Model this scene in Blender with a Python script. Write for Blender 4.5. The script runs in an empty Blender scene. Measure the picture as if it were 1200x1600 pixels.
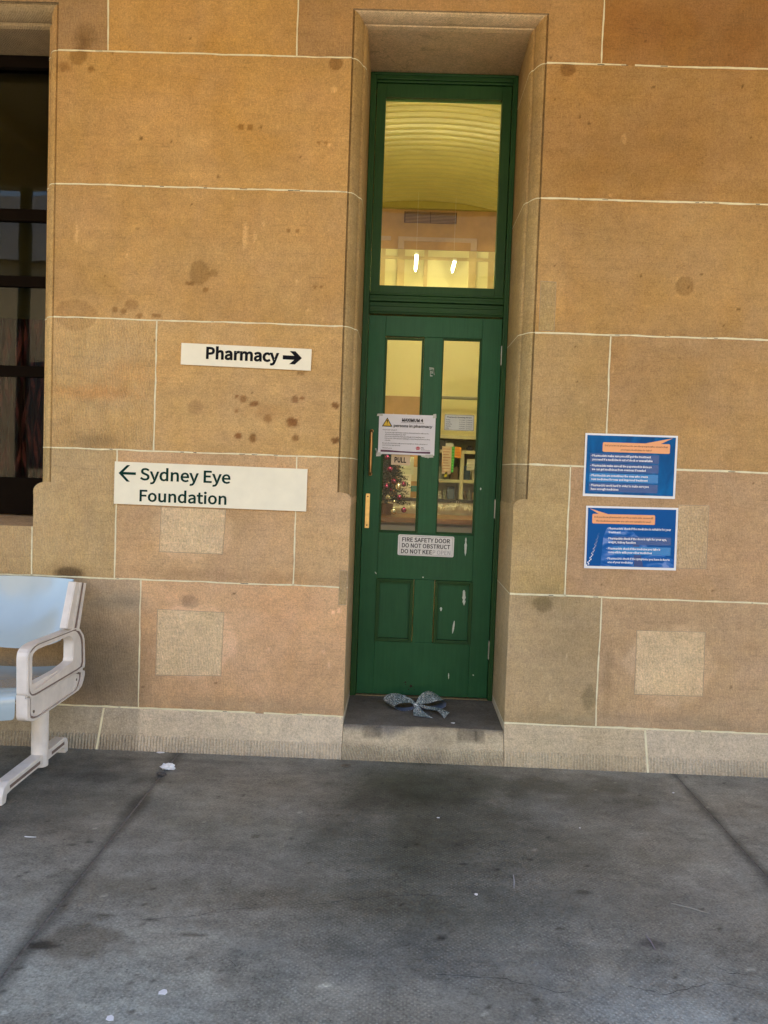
import bpy, math, random
import numpy as np
from mathutils import Vector, Matrix
random.seed(7)
rng = np.random.default_rng(11)
S = bpy.context.scene
COL = S.collection
R_ = math.radians
PI = math.pi

# ------------------------------------------------------------------ camera
CD, CH, PITCH, ROLL, YAW, FPX = 3.9157, 1.3692, -0.048955, 0.0359276, 0.018497, 1300.0
def cam_axes():
    cy, sy = math.cos(YAW), math.sin(YAW)
    f = Vector((-sy*math.cos(PITCH), cy*math.cos(PITCH), math.sin(PITCH)))
    r0 = Vector((cy, sy, 0)); u0 = r0.cross(f)
    return (r0*math.cos(ROLL)+u0*math.sin(ROLL), u0*math.cos(ROLL)-r0*math.sin(ROLL), f)
CR, CU, CF = cam_axes()
cd = bpy.data.cameras.new('camera'); cam = bpy.data.objects.new('camera', cd); COL.objects.link(cam)
cam.matrix_world = Matrix(((CR.x, CU.x, -CF.x, 0), (CR.y, CU.y, -CF.y, -CD), (CR.z, CU.z, -CF.z, CH), (0, 0, 0, 1)))
cd.sensor_fit = 'VERTICAL'; cd.sensor_height = 24; cd.lens = 24*FPX/1600
cd.clip_start = .05; cd.clip_end = 500
S.camera = cam
def ray(px, py): return CF + CR*((px-600)/FPX) - CU*((py-800)/FPX)
def P(px, py, y=0.0):                      # photo pixel -> (x, z) on the vertical plane at depth y
    d = ray(px, py); t = (y+CD)/d.y; return (d.x*t, CH+d.z*t)
def G(px, py, z=0.0):                      # photo pixel -> (x, y) on a level plane
    d = ray(px, py); t = (z-CH)/d.z; return (d.x*t, -CD+d.y*t)
def XP(px, py, x):                         # photo pixel -> (y, z) on a plane x = const
    d = ray(px, py); t = x/d.x; return (-CD+d.y*t, CH+d.z*t)

# ------------------------------------------------------------------ light
SUN_EL, SUN_AZ = R_(58), R_(20)            # sun stands behind the building, the veranda is in shade
w = bpy.data.worlds.new("World"); S.world = w; w.use_nodes = True
nt = w.node_tree; bg = nt.nodes['Background']
sky = nt.nodes.new('ShaderNodeTexSky'); sky.sky_type = 'NISHITA'; sky.sun_disc = False
sky.sun_elevation = SUN_EL; sky.sun_rotation = SUN_AZ
nt.links.new(sky.outputs[0], bg.inputs[0]); bg.inputs[1].default_value = 0.15
sd = bpy.data.lights.new('sun', 'SUN'); sd.energy = 4.5; sd.angle = R_(.5); sd.color = (1, .93, .82)
so = bpy.data.objects.new('sun', sd); COL.objects.link(so)
dirn = Vector((math.sin(SUN_AZ)*math.cos(SUN_EL), math.cos(SUN_AZ)*math.cos(SUN_EL), math.sin(SUN_EL)))
so.rotation_euler = dirn.to_track_quat('Z', 'Y').to_euler(); so.location = (0, 0, 12)
S.view_settings.view_transform = 'Standard'; S.view_settings.look = 'None'
S.view_settings.exposure = 2.38; S.view_settings.gamma = 1
S.render.engine = 'CYCLES'
try:
    S.cycles.max_bounces = 10; S.cycles.diffuse_bounces = 6; S.cycles.transparent_max_bounces = 24
    S.cycles.caustics_reflective = False; S.cycles.caustics_refractive = False
    S.cycles.sample_clamp_indirect = 6
    S.cycles.use_denoising = True
except Exception: pass

# ------------------------------------------------------------------ helpers: objects
def empty(name, loc):
    o = bpy.data.objects.new(name, None); COL.objects.link(o); o.location = loc; o.empty_display_size = .1
    return o
def tag(o, label=None, cat=None, group=None, kind=None):
    if label: o['label'] = label
    if cat: o['category'] = cat
    if group: o['group'] = group
    if kind: o['kind'] = kind
    return o
def thing(name, label, cat, loc, group=None):
    return tag(empty(name, loc), label, cat, group)
def root_loc(p):
    v = Vector((0, 0, 0))
    while p is not None:
        v += p.location; p = p.parent
    return v
class MB:
    def __init__(s): s.v = []; s.f = []; s.m = []; s.c = []; s.cur = 0; s.col = None
    def add(s, vs, fs, col=None):
        o = len(s.v); s.v += [tuple(v) for v in vs]; s.f += [tuple(i+o for i in f) for f in fs]
        s.m += [s.cur]*len(fs)
        cc = col if col is not None else (s.col or (1, 1, 1))
        s.c += [cc]*len(vs)
        return s
    def box(s, x0, x1, y0, y1, z0, z1):
        vs = [(x, y, z) for x in (x0, x1) for y in (y0, y1) for z in (z0, z1)]
        return s.add(vs, [(0, 1, 3, 2), (4, 6, 7, 5), (0, 4, 5, 1), (2, 3, 7, 6), (0, 2, 6, 4), (1, 5, 7, 3)])
    def prism(s, poly, y0, y1):            # poly in xz, extruded along y
        n = len(poly); vs = [(x, y0, z) for x, z in poly]+[(x, y1, z) for x, z in poly]
        return s.add(vs, [tuple(range(n)), tuple(range(2*n-1, n-1, -1))]+[(i, i+n, (i+1) % n+n, (i+1) % n) for i in range(n)])
    def prism_x(s, poly, x0, x1):          # poly in yz, extruded along x
        n = len(poly); vs = [(x0, y, z) for y, z in poly]+[(x1, y, z) for y, z in poly]
        return s.add(vs, [tuple(range(n)), tuple(range(2*n-1, n-1, -1))]+[(i, i+n, (i+1) % n+n, (i+1) % n) for i in range(n)])
    def prism_z(s, poly, z0, z1):
        n = len(poly); vs = [(x, y, z0) for x, y in poly]+[(x, y, z1) for x, y in poly]
        return s.add(vs, [tuple(range(n)), tuple(range(2*n-1, n-1, -1))]+[(i, i+n, (i+1) % n+n, (i+1) % n) for i in range(n)])
    def tube(s, pts, r, n=10, caps=True):
        pts = [Vector(p) for p in pts]; rs = r if isinstance(r, (list, tuple)) else [r]*len(pts)
        vs = []; up = None
        for i, p in enumerate(pts):
            t = (pts[min(i+1, len(pts)-1)]-pts[max(i-1, 0)]).normalized()
            if up is None: up = Vector((0, 0, 1)) if abs(t.z) < .9 else Vector((1, 0, 0))
            a = t.cross(up).normalized(); up = a.cross(t).normalized()
            for k in range(n):
                q = 2*PI*k/n; vs.append(p+(a*math.cos(q)+up*math.sin(q))*rs[i])
        fs = [(i*n+k, i*n+(k+1) % n, (i+1)*n+(k+1) % n, (i+1)*n+k) for i in range(len(pts)-1) for k in range(n)]
        if caps: fs += [tuple(range(n-1, -1, -1)), tuple((len(pts)-1)*n+k for k in range(n))]
        return s.add(vs, fs)
    def ball(s, c, r, n=10, m=7, sq=(1, 1, 1)):
        vs = [(c[0], c[1], c[2]-r*sq[2])]
        for j in range(1, m):
            a = -PI/2+PI*j/m
            for k in range(n):
                q = 2*PI*k/n; vs.append((c[0]+r*sq[0]*math.cos(a)*math.cos(q), c[1]+r*sq[1]*math.cos(a)*math.sin(q), c[2]+r*sq[2]*math.sin(a)))
        vs.append((c[0], c[1], c[2]+r*sq[2])); L = len(vs)-1
        fs = [(0, 1+(k+1) % n, 1+k) for k in range(n)]
        for j in range(m-2):
            fs += [(1+j*n+k, 1+j*n+(k+1) % n, 1+(j+1)*n+(k+1) % n, 1+(j+1)*n+k) for k in range(n)]
        fs += [(L, 1+(m-2)*n+k, 1+(m-2)*n+(k+1) % n) for k in range(n)]
        return s.add(vs, fs)
    def disc(s, x, z, r, y0, y1, n=16, jit=0.0):
        return s.prism([(x+r*(1+random.uniform(-jit, jit))*math.cos(2*PI*k/n), z+r*(1+random.uniform(-jit, jit))*math.sin(2*PI*k/n)) for k in range(n)], y0, y1)
    def grid(s, U, V, fn, colfn=None):     # fn(u array, v array) -> x,y,z arrays
        uu, vv = np.meshgrid(U, V, indexing='ij'); X, Y, Z = fn(uu, vv)
        nu, nv = uu.shape; vs = np.stack([X+0*uu, Y+0*uu, Z+0*uu], -1).reshape(-1, 3)
        idx = np.arange(nu*nv).reshape(nu, nv)
        fs = np.stack([idx[:-1, :-1], idx[1:, :-1], idx[1:, 1:], idx[:-1, 1:]], -1).reshape(-1, 4)
        o = len(s.v); s.v += vs.tolist(); s.f += (fs+o).tolist(); s.m += [s.cur]*len(fs)
        if colfn is not None: s.c += colfn(vs[:, 0], vs[:, 1], vs[:, 2]).tolist()
        else: s.c += [s.col or (1, 1, 1)]*len(vs)
        return s
    def build(s, name, mats, parent=None, bevel=0, smooth=False, origin=None, seg=2, recalc=True):
        if not isinstance(mats, (list, tuple)): mats = [mats]
        V = np.array(s.v, float)
        if parent is not None: off = np.array(root_loc(parent))
        elif origin is not None: off = np.array(origin, float)
        else: off = np.array([(V[:, 0].min()+V[:, 0].max())/2, (V[:, 1].min()+V[:, 1].max())/2, V[:, 2].min()])
        me = bpy.data.meshes.new(name); me.from_pydata((V-off).tolist(), [], s.f)
        for m in mats: me.materials.append(m)
        if len(mats) > 1: me.polygons.foreach_set('material_index', s.m)
        if any(c is not None and tuple(c)[:3] != (1, 1, 1) for c in (s.c[:1]+s.c[-1:])) or s.col:
            at = me.attributes.new('tint', 'FLOAT_COLOR', 'POINT')
            A = np.ones((len(s.v), 4), np.float32)
            for i, c in enumerate(s.c): A[i, :len(c)] = c
            at.data.foreach_set('color', A.ravel())
        if recalc:
            import bmesh
            bm = bmesh.new(); bm.from_mesh(me); bmesh.ops.recalc_face_normals(bm, faces=bm.faces); bm.to_mesh(me); bm.free()
        if smooth:
            me.polygons.foreach_set('use_smooth', [True]*len(me.polygons))
        me.update()
        o = bpy.data.objects.new(name, me); COL.objects.link(o)
        if parent is not None: o.parent = parent
        else: o.location = off
        if bevel:
            b = o.modifiers.new('bevel', 'BEVEL'); b.width = bevel; b.segments = seg; b.limit_method = 'ANGLE'; b.angle_limit = R_(35)
            b.harden_normals = False
        return o

# ------------------------------------------------------------------ helpers: materials
def lin(c):
    return tuple(((v/255)/12.92 if v/255 <= .04045 else ((v/255+.055)/1.055)**2.4) for v in c)
def newmat(name):
    m = bpy.data.materials.new(name); m.use_nodes = True; n = m.node_tree.nodes; b = n['Principled BSDF']
    return m, m.node_tree, b
def nd(t, kind, **kw):
    n = t.nodes.new(kind)
    for k, v in kw.items():
        if k.startswith('i_'):
            key = k[2:]; key = int(key) if key.isdigit() else key.replace('_', ' ')
            n.inputs[key].default_value = v
        else: setattr(n, k, v)
    return n
def mat(name, col, rough=.5, metal=0, noise=.08, nscale=20, bump=0, bscale=120, spec=None, coat=0, emit=None, estr=0):
    m, t, b = newmat(name); L = t.links
    b.inputs['Roughness'].default_value = rough; b.inputs['Metallic'].default_value = metal
    if spec is not None: b.inputs['Specular IOR Level'].default_value = spec
    if coat: b.inputs['Coat Weight'].default_value = coat; b.inputs['Coat Roughness'].default_value = .15
    tc = nd(t, 'ShaderNodeTexCoord')
    nz = nd(t, 'ShaderNodeTexNoise', i_Scale=nscale, i_Detail=5.0, i_Roughness=.6); L.new(tc.outputs['Object'], nz.inputs['Vector'])
    mx = nd(t, 'ShaderNodeMix', data_type='RGBA'); c = tuple(col)+(1,)
    mx.inputs['A'].default_value = tuple(min(1, v*(1-noise*1.6)) for v in col)+(1,)
    mx.inputs['B'].default_value = tuple(min(1, v*(1+noise*1.6)) for v in col)+(1,)
    L.new(nz.outputs['Fac'], mx.inputs['Factor']); L.new(mx.outputs['Result'], b.inputs['Base Color'])
    if bump:
        n2 = nd(t, 'ShaderNodeTexNoise', i_Scale=bscale, i_Detail=4.0); L.new(tc.outputs['Object'], n2.inputs['Vector'])
        bp = nd(t, 'ShaderNodeBump', i_Strength=bump, i_Distance=.004); L.new(n2.outputs['Fac'], bp.inputs['Height']); L.new(bp.outputs['Normal'], b.inputs['Normal'])
    if emit: b.inputs['Emission Color'].default_value = tuple(emit)+(1,); b.inputs['Emission Strength'].default_value = estr
    return m
def stone_mat(name, tool=.5, comb=False):
    m, t, b = newmat(name); L = t.links
    b.inputs['Roughness'].default_value = .92; b.inputs['Specular IOR Level'].default_value = .2
    at = nd(t, 'ShaderNodeAttribute', attribute_name='tint')
    geo = nd(t, 'ShaderNodeNewGeometry'); sp = nd(t, 'ShaderNodeSeparateXYZ'); L.new(geo.outputs['Position'], sp.inputs[0])
    def noise(sc, det=4, dist=0, vec=None, rough=.6):
        n = nd(t, 'ShaderNodeTexNoise', i_Scale=sc, i_Detail=float(det), i_Roughness=rough, i_Distortion=float(dist)); L.new(vec or geo.outputs['Position'], n.inputs['Vector']); return n.outputs['Fac']
    def math_(op, a, b_=None, c=None):
        n = nd(t, 'ShaderNodeMath', operation=op)
        for i, v in enumerate((a, b_, c)):
            if v is None: continue
            if isinstance(v, (int, float)): n.inputs[i].default_value = v
            else: L.new(v, n.inputs[i])
        return n.outputs[0]
    # bedding streaks: stretched noise
    mp = nd(t, 'ShaderNodeMapping'); mp.inputs['Scale'].default_value = (1.6, 1.6, 26); L.new(geo.outputs['Position'], mp.inputs['Vector'])
    bed = noise(1.5, 5, .6, mp.outputs[0])
    grain = noise(150, 4, 0, None, .85)
    mot = noise(16, 6, .4)
    blot = noise(2.6, 4, .8)
    # tooling strokes: near vertical, in rows
    wob = noise(30, 2)
    row = math_('SINE', math_('MULTIPLY', math_('ADD', math_('ADD', sp.outputs['Z'], math_('MULTIPLY', sp.outputs['X'], .12)), math_('MULTIPLY', noise(7, 3), .09)), 2*PI/.045))
    xx = math_('ADD', sp.outputs['X'], sp.outputs['Y']) if not comb else sp.outputs['X']
    ph = math_('ADD', math_('ADD', xx, math_('MULTIPLY', sp.outputs['Z'], .14 if not comb else .0)), math_('MULTIPLY', row, .0008 if not comb else 0.0))
    ph = math_('ADD', ph, math_('MULTIPLY', noise(9, 3), .05 if not comb else .004))
    stroke = math_('SINE', math_('MULTIPLY', ph, 2*PI/(.0150 if comb else .0125)))
    # tool mask from alpha of tint
    tm = math_('MULTIPLY', at.outputs['Alpha'], 1.0)
    sw = math_('MULTIPLY', math_('MULTIPLY', math_('MULTIPLY', stroke, tm), math_('ADD', math_('MULTIPLY', noise(18, 3), 1.6), -.25) if not comb else 1.0), .5)
    f = math_('ADD', math_('MULTIPLY', math_('SUBTRACT', bed, .5), .20), math_('MULTIPLY', math_('SUBTRACT', mot, .5), .50))
    f = math_('ADD', f, math_('MULTIPLY', math_('SUBTRACT', grain, .5), 1.5))
    f = math_('ADD', f, math_('MULTIPLY', math_('SUBTRACT', noise(72, 3, 0, None, .75), .5), .75))
    f = math_('ADD', f, math_('MULTIPLY', sw, .17 if not comb else .065))
    f = math_('ADD', f, math_('MULTIPLY', math_('SUBTRACT', blot, .5), .22))
    # small dark pits
    vor = nd(t, 'ShaderNodeTexVoronoi', i_Scale=38.0); L.new(geo.outputs['Position'], vor.inputs['Vector'])
    pit = math_('MULTIPLY', math_('LESS_THAN', vor.outputs['Distance'], math_('MULTIPLY', noise(9, 2), .13)), -.22)
    f = math_('ADD', f, pit)
    val = math_('ADD', f, 1.0)
    sc = nd(t, 'ShaderNodeVectorMath', operation='SCALE'); L.new(at.outputs['Color'], sc.inputs[0]); L.new(val, sc.inputs['Scale'])
    mp2 = nd(t, 'ShaderNodeMapping'); mp2.inputs['Scale'].default_value = (1.0, 1.0, 15); L.new(geo.outputs['Position'], mp2.inputs['Vector'])
    b2 = noise(2.2, 4, .35, mp2.outputs[0]); ln = math_('MULTIPLY', math_('LESS_THAN', math_('ABSOLUTE', math_('SUBTRACT', b2, .5)), .0055), math_('GREATER_THAN', noise(2.7, 3), .50))
    sc2 = nd(t, 'ShaderNodeVectorMath', operation='SCALE'); L.new(sc.outputs[0], sc2.inputs[0]); L.new(math_('SUBTRACT', 1.0, math_('MULTIPLY', ln, .17)), sc2.inputs['Scale']); sc = sc2
    # hue drift
    hs = nd(t, 'ShaderNodeHueSaturation'); L.new(sc.outputs[0], hs.inputs['Color'])
    L.new(math_('ADD', math_('MULTIPLY', math_('SUBTRACT', noise(4.5, 3, .5), .5), .012), .5), hs.inputs['Hue'])
    L.new(math_('ADD', math_('MULTIPLY', math_('SUBTRACT', noise(3.3, 4, .5), .5), .22), 1.0), hs.inputs['Saturation'])
    L.new(hs.outputs[0], b.inputs['Base Color'])
    h = math_('ADD', math_('MULTIPLY', grain, .35), math_('MULTIPLY', sw, .9 if not comb else .5))
    h = math_('ADD', h, math_('MULTIPLY', mot, .5)); h = math_('ADD', h, pit)
    bp = nd(t, 'ShaderNodeBump', i_Strength=.9, i_Distance=.006); L.new(h, bp.inputs['Height']); L.new(bp.outputs['Normal'], b.inputs['Normal'])
    return m
def glass_mat(name, tint=(1, 1, 1), ior=1.24, rough=0):
    m = bpy.data.materials.new(name); m.use_nodes = True; t = m.node_tree; t.nodes.clear(); L = t.links
    out = nd(t, 'ShaderNodeOutputMaterial'); mx = nd(t, 'ShaderNodeMixShader'); tr = nd(t, 'ShaderNodeBsdfTransparent'); gl = nd(t, 'ShaderNodeBsdfGlossy')
    tr.inputs[0].default_value = tint+(1,); gl.inputs['Roughness'].default_value = rough
    fr = nd(t, 'ShaderNodeFresnel', i_IOR=ior)
    tc = nd(t, 'ShaderNodeTexCoord'); nz = nd(t, 'ShaderNodeTexNoise', i_Scale=2.2, i_Detail=1.0); L.new(tc.outputs['Object'], nz.inputs['Vector'])
    bp = nd(t, 'ShaderNodeBump', i_Strength=.06, i_Distance=.02); L.new(nz.outputs['Fac'], bp.inputs['Height']); L.new(bp.outputs[0], gl.inputs['Normal'])
    L.new(fr.outputs[0], mx.inputs[0]); L.new(tr.outputs[0], mx.inputs[1]); L.new(gl.outputs[0], mx.inputs[2]); L.new(mx.outputs[0], out.inputs[0])
    return m

# numpy noise
def _h(ix, iy, seed):
    n = (ix*374761393+iy*668265263+seed*1442695041) & 0xffffffff
    n = ((n ^ (n >> 13))*1274126177) & 0xffffffff
    return ((n ^ (n >> 16)) & 0xffff)/65535.0
def vnoise(x, y, seed=0):
    ix = np.floor(x).astype(np.int64); iy = np.floor(y).astype(np.int64); fx = x-ix; fy = y-iy
    fx = fx*fx*(3-2*fx); fy = fy*fy*(3-2*fy)
    return (_h(ix, iy, seed)*(1-fx)+_h(ix+1, iy, seed)*fx)*(1-fy)+(_h(ix, iy+1, seed)*(1-fx)+_h(ix+1, iy+1, seed)*fx)*fy
def fbm(x, y, seed=0, o=5):
    r = 0; a = .5; s = 0
    for i in range(o): r = r+a*vnoise(x, y, seed+i*17); s += a; x = x*2.03+3.1; y = y*2.03+1.7; a *= .55
    return r/s
def sstep(a, b, x): t = np.clip((x-a)/(b-a), 0, 1); return t*t*(3-2*t)

# ------------------------------------------------------------------ text
def text_verts(s, bold=0.0, res=3):
    c = bpy.data.curves.new('t', 'FONT'); c.body = s; c.size = 1
    if FONT: c.font = FONT
    c.resolution_u = res; c.offset = bold; c.fill_mode = 'FRONT'
    o = bpy.data.objects.new('t', c); COL.objects.link(o)
    dg = bpy.context.evaluated_depsgraph_get(); me = bpy.data.meshes.new_from_object(o.evaluated_get(dg))
    v = np.array([tuple(q.co) for q in me.vertices]); f = [tuple(p.vertices) for p in me.polygons]
    bpy.data.objects.remove(o); bpy.data.curves.remove(c); bpy.data.meshes.remove(me)
    return v, f
try:
    import os
    FONT = bpy.data.fonts.load(os.path.join(bpy.utils.system_resource('DATAFILES'), 'fonts', 'Noto Sans CJK Regular.woff2'))
except Exception: FONT = None
CAPH = text_verts('H')[0][:, 1].max()
class Plate:                                # 2D frame on a wall-parallel plane, (u,v) -> world
    def __init__(s, x0, z0, y, rot=0.0): s.x0, s.z0, s.y, s.c, s.n = x0, z0, y, math.cos(rot), math.sin(rot)
    def w(s, u, v, d=0): return (s.x0+u*s.c-v*s.n, s.y-d, s.z0+u*s.n+v*s.c)
    def text(s, mb, string, u, v, cap, width=None, bold=0.0, d=.0012, res=3, align='l', squeeze=1.0):
        V, F = text_verts(string, bold, res)
        k = cap/CAPH; sx = k*squeeze
        if width: sx = width/(V[:, 0].max()-V[:, 0].min())
        X = (V[:, 0]-V[:, 0].min())*sx
        if align == 'c': X = X-X.max()/2
        mb.add([s.w(u+a, v+b*k, d) for a, b in zip(X, V[:, 1])], F)
    def poly(s, mb, pts, d0=0, d1=.001):
        n = len(pts); vs = [s.w(u, v, d1) for u, v in pts]+[s.w(u, v, d0) for u, v in pts]
        mb.add(vs, [tuple(range(n)), tuple(range(2*n-1, n-1, -1))]+[(i, i+n, (i+1) % n+n, (i+1) % n) for i in range(n)])
    def rect(s, mb, u0, v0, u1, v1, d0=0, d1=.001, r=0):
        if r <= 0: return s.poly(mb, [(u0, v0), (u1, v0), (u1, v1), (u0, v1)], d0, d1)
        pts = []
        for cx, cz, a0 in ((u1-r, v0+r, -90), (u1-r, v1-r, 0), (u0+r, v1-r, 90), (u0+r, v0+r, 180)):
            for k in range(5): a = R_(a0+k*22.5); pts.append((cx+r*math.cos(a), cz+r*math.sin(a)))
        s.poly(mb, pts, d0, d1)

# ================================================================== SANDSTONE WALL
ZC = [0.194, 0.8136, 1.4254, 2.0379, 2.6531, 3.2592, 3.87]
DX0, DX1, DZT, DZS = -0.232, 0.535, 3.445, 0.158     # door opening
WX1, WZT, WZB = -1.739, 3.40, 1.047                  # window opening (runs out of frame to the left)
WX0 = -3.2
MW = 0.064                                           # moulding width on the face
STOP = 1.262
def srgb(*c): return np.array(lin(c))
ALB = 1.19
def T(r, g, b, tool=.25):
    c = srgb(r, g, b); lum = .3*c[0]+.6*c[1]+.1*c[2]; grn = max(0, g-(.50*r+.50*b)-8)*.0025   # drop a little of the green cast
    c = c*.91+lum*.09; c = c*np.array((1+grn, 1-grn*.6, 1+grn))
    t = min(1, max(0, (b-75)/30)); return tuple(c*ALB*(np.array((1.09, 1.14, 1.16))*(1-t)+np.array((1.15, 1.10, 1.12))*t))+(tool,)
# (course, x0, x1, tint)
XJ = lambda px, py: P(px, py)[0]
BL = [
 (0, -3.6, XJ(218, 1005), T(168, 145, 108, .3)), (0, XJ(218, 1005), DX0, T(186, 150, 104, .2)),
 (0, DX1, XJ(935, 1040), T(162, 140, 99, .3)), (0, XJ(935, 1040), 3.2, T(172, 144, 104, .25)),
 (1, -3.6, XJ(50, 860), T(168, 140, 92, .7)), (1, XJ(50, 860), XJ(180, 850), T(170, 142, 92, .6)),
 (1, XJ(180, 850), XJ(461, 820), T(176, 143, 98, .2)), (1, XJ(461, 820), DX0, T(176, 145, 100, .3)),
 (1, DX1, XJ(887, 830), T(166, 141, 90, .35)), (1, XJ(887, 830), 3.2, T(168, 136, 96, .25)),
 (2, WX1, XJ(243, 600), T(175, 139, 84, 1.0)), (2, XJ(243, 600), DX0-MW, T(176, 137, 80, .15)),
 (2, DX1+MW, XJ(951, 600), T(165, 133, 83, .3)), (2, XJ(951, 600), 3.2, T(168, 130, 80, .2)),
 (3, WX1, DX0-MW, T(172, 130, 72, .2)), (3, DX1+MW, 3.2, T(165, 125, 70, .2)),
 (4, WX1, DX0-MW, T(175, 132, 70, .12)), (4, DX1+MW, 3.2, T(160, 119, 64, .2)),
 (5, -3.6, XJ(169, 40), T(154, 118, 74, .4)), (5, XJ(169, 40), XJ(465, 40), T(176, 132, 66, .12)), (5, XJ(465, 40), XJ(942, 50), T(160, 120, 70, .15)),
 (5, XJ(942, 50), 3.2, T(148, 104, 52, .25)),
]
# stains, repairs and painted bench shade: px, py, rx, ry (px), multiply colour, softness, raggedness
ST = []
def st(px, py, rx, ry, mul, soft=.3, rag=.25): ST.append((px, py, rx, ry, mul, soft, rag))
BR = (.62, .56, .50); DK = (.5, .48, .45); LT = (1.22, 1.24, 1.28); RU = (.50, .36, .28)
for a in [(525, 99, 11, 10, BR, .12, .12), (887, 108, 12, 11, BR, .15, .15), (1070, 447, 19, 20, (1.13, 1.13, 1.12), .5, .5), (1070, 447, 14.5, 15.5, (.70, .68, .64), .1, .08),
          (312, 426, 16, 19, (.72, .7, .68), .12, .25), (333, 427, 8, 6, (.74, .72, .7), .15, .2), (300, 443, 5, 4, BR, .2, .2), (321, 453, 5, 4, BR, .2, .2), (293, 443, 4, 3, BR, .2, .1),
          (305, 636, 13, 12, (.78, .76, .76), .2, .2), (205, 476, 11, 9, (.74, .70, .68), .15, .3), (193, 486, 5, 5, BR, .15, .1), (180, 484, 5, 5, BR, .15, .1), (245, 493, 8, 4, BR, .2, .3), (218, 493, 6, 4, BR, .2, .3),
          (376, 198, 5, 5, BR, .2, .2), (391, 199, 5, 5, BR, .2, .2), (498, 223, 3, 3, BR, .2, .2), (510, 223, 3, 3, BR, .2, .2), (451, 360, 3, 3, BR, .2, .2), (465, 360, 3, 3, BR, .2, .2), (492, 448, 3, 3, BR, .2, .2), (502, 448, 3, 3, BR, .2, .2),
          (122, 88, 14, 14, (.70, .66, .60), .2, .3), (100, 104, 12, 8, (.66, .6, .55), .6, .6), (131, 62, 16, 22, (.6, .56, .5), .9, .5), (142, 108, 6, 5, BR, .5, .5),
          (118, 492, 34, 24, (.80, .77, .74), .08, .12), (118, 492, 52, 30, (1.12, 1.12, 1.12), .5, .6),
          (380, 623, 6, 6, (.62, .52, .45), .25, .1), (370, 619, 3, 3, RU, .3, .3), (397, 631, 7, 5, RU, .4, .7), (461, 624, 6, 6, (.6, .5, .45), .25, .1), (472, 622, 4, 3, RU, .5, .5), (418, 654, 7, 7, (.68, .6, .54), .3, .2),
          (457, 660, 10, 8, RU, .35, .6), (372, 681, 6, 5, RU, .3, .4), (395, 684, 6, 7, (.52, .42, .34), .3, .4), (462, 684, 6, 6, (.55, .47, .42), .25, .2), (369, 642, 4, 4, (.7, .6, .5), .4, .3),
          (420, 645, 40, 12, (.88, .82, .76), 1, 1), (524, 634, 7, 5, (.42, .33, .27), .3, .7), (524, 688, 7, 6, (.42, .33, .27), .3, .7), (470, 583, 7, 3, (.55, .5, .45), .5, .6),
          (297, 940, 15, 11, (.72, .72, .74), .25, .35), (848, 944, 17, 13, (.62, .62, .58), .3, .3), (850, 934, 40, 24, (.82, .84, .82), .9, .6),
          (108, 895, 24, 10, (.40, .38, .38), .35, .15), (108, 898, 40, 20, (.75, .74, .72), .9, .3),
          (172, 1040, 75, 95, (.50, .52, .54), .75, .35), (190, 940, 60, 18, (.78, .86, .95), .9, .4),  # first entry: grime beside the bench plus its soft shadow, painted in
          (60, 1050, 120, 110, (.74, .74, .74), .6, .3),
          (920, 1090, 12, 20, (.7, .72, .7), .4, .3), (888, 1020, 60, 80, (.88, .88, .88), .9, .6), (860, 1125, 60, 14, (.85, .86, .85), .9, .4),
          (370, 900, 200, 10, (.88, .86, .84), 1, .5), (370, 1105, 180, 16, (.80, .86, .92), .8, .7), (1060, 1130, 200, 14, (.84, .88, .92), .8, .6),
          (860, 470, 24, 48, (1.14, 1.15, 1.16), .25, .35), (155, 690, 50, 14, (.72, .72, .72), .9, .7), (190, 590, 60, 25, (1.06, .94, .80), 1, .6), (150, 615, 60, 12, (1.12, .92, .75), 1, .6),
          (160, 585, 70, 60, (.94, .98, 1.06), 1, .4), (1150, 60, 90, 70, (.86, .82, .74), 1, .6), (1000, 40, 80, 40, (.88, .82, .7), 1, .5),
          (300, 140, 160, 60, (1.04, 1.02, .98), 1, .5), (450, 960, 90, 70, (1.05, 1.0, .96), 1, .6), (1025, 570, 150, 40, (.93, .9, .86), 1, .8), (1000, 240, 200, 80, (.93, .9, .86), 1, .8),
          (950, 1060, 8, 70, (.82, .82, .8), .8, .4), (250, 930, 60, 12, (1.06, 1.06, 1.06), .8, .6),
          # pale halos round the squared repairs
          (300, 1004, 66, 62, (1.16, 1.19, 1.24), .14, .35), (297, 830, 66, 46, (1.14, 1.17, 1.22), .14, .35), (1045, 1040, 68, 62, (1.16, 1.19, 1.24), .14, .35), (1085, 845, 44, 58, (1.07, 1.08, 1.1), .15, .3)]:
    st(*a)
# chips and scratches, pale
for a in [(713, 205, 1, 1), (383, 368, 4, 22), (398, 370, 3, 8), (120, 365, 3, 18), (975, 218, 4, 9), (522, 140, 5, 5), (514, 228, 3, 3), (465, 440, 2, 4), (885, 1027, 2, 5), (1105, 790, 2, 3), (860, 1090, 2, 6), (420, 1015, 3, 4), (514, 1040, 3, 7), (505, 1018, 2, 5), (530, 954, 4, 5), (521, 957, 3, 3), (412, 350, 3, 5)]:
    st(*a, (1.3, 1.35, 1.45), .3, .5)
random.seed(5)
for i in range(90):
    x = random.choice([random.uniform(95, 530), random.uniform(860, 1195)]); y = random.uniform(20, 1100)
    r = random.uniform(1.2, 2.6); d = random.random() < .55
    st(x, y, r, r*random.uniform(.7, 1.3), (.45, .42, .38) if d else (1.25, 1.28, 1.35), .4, .3)
STW = []
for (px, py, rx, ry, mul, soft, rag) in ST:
    x, z = P(px, py); STW.append((x, z, rx/332., ry/332., np.array(mul), soft, rag))
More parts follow.
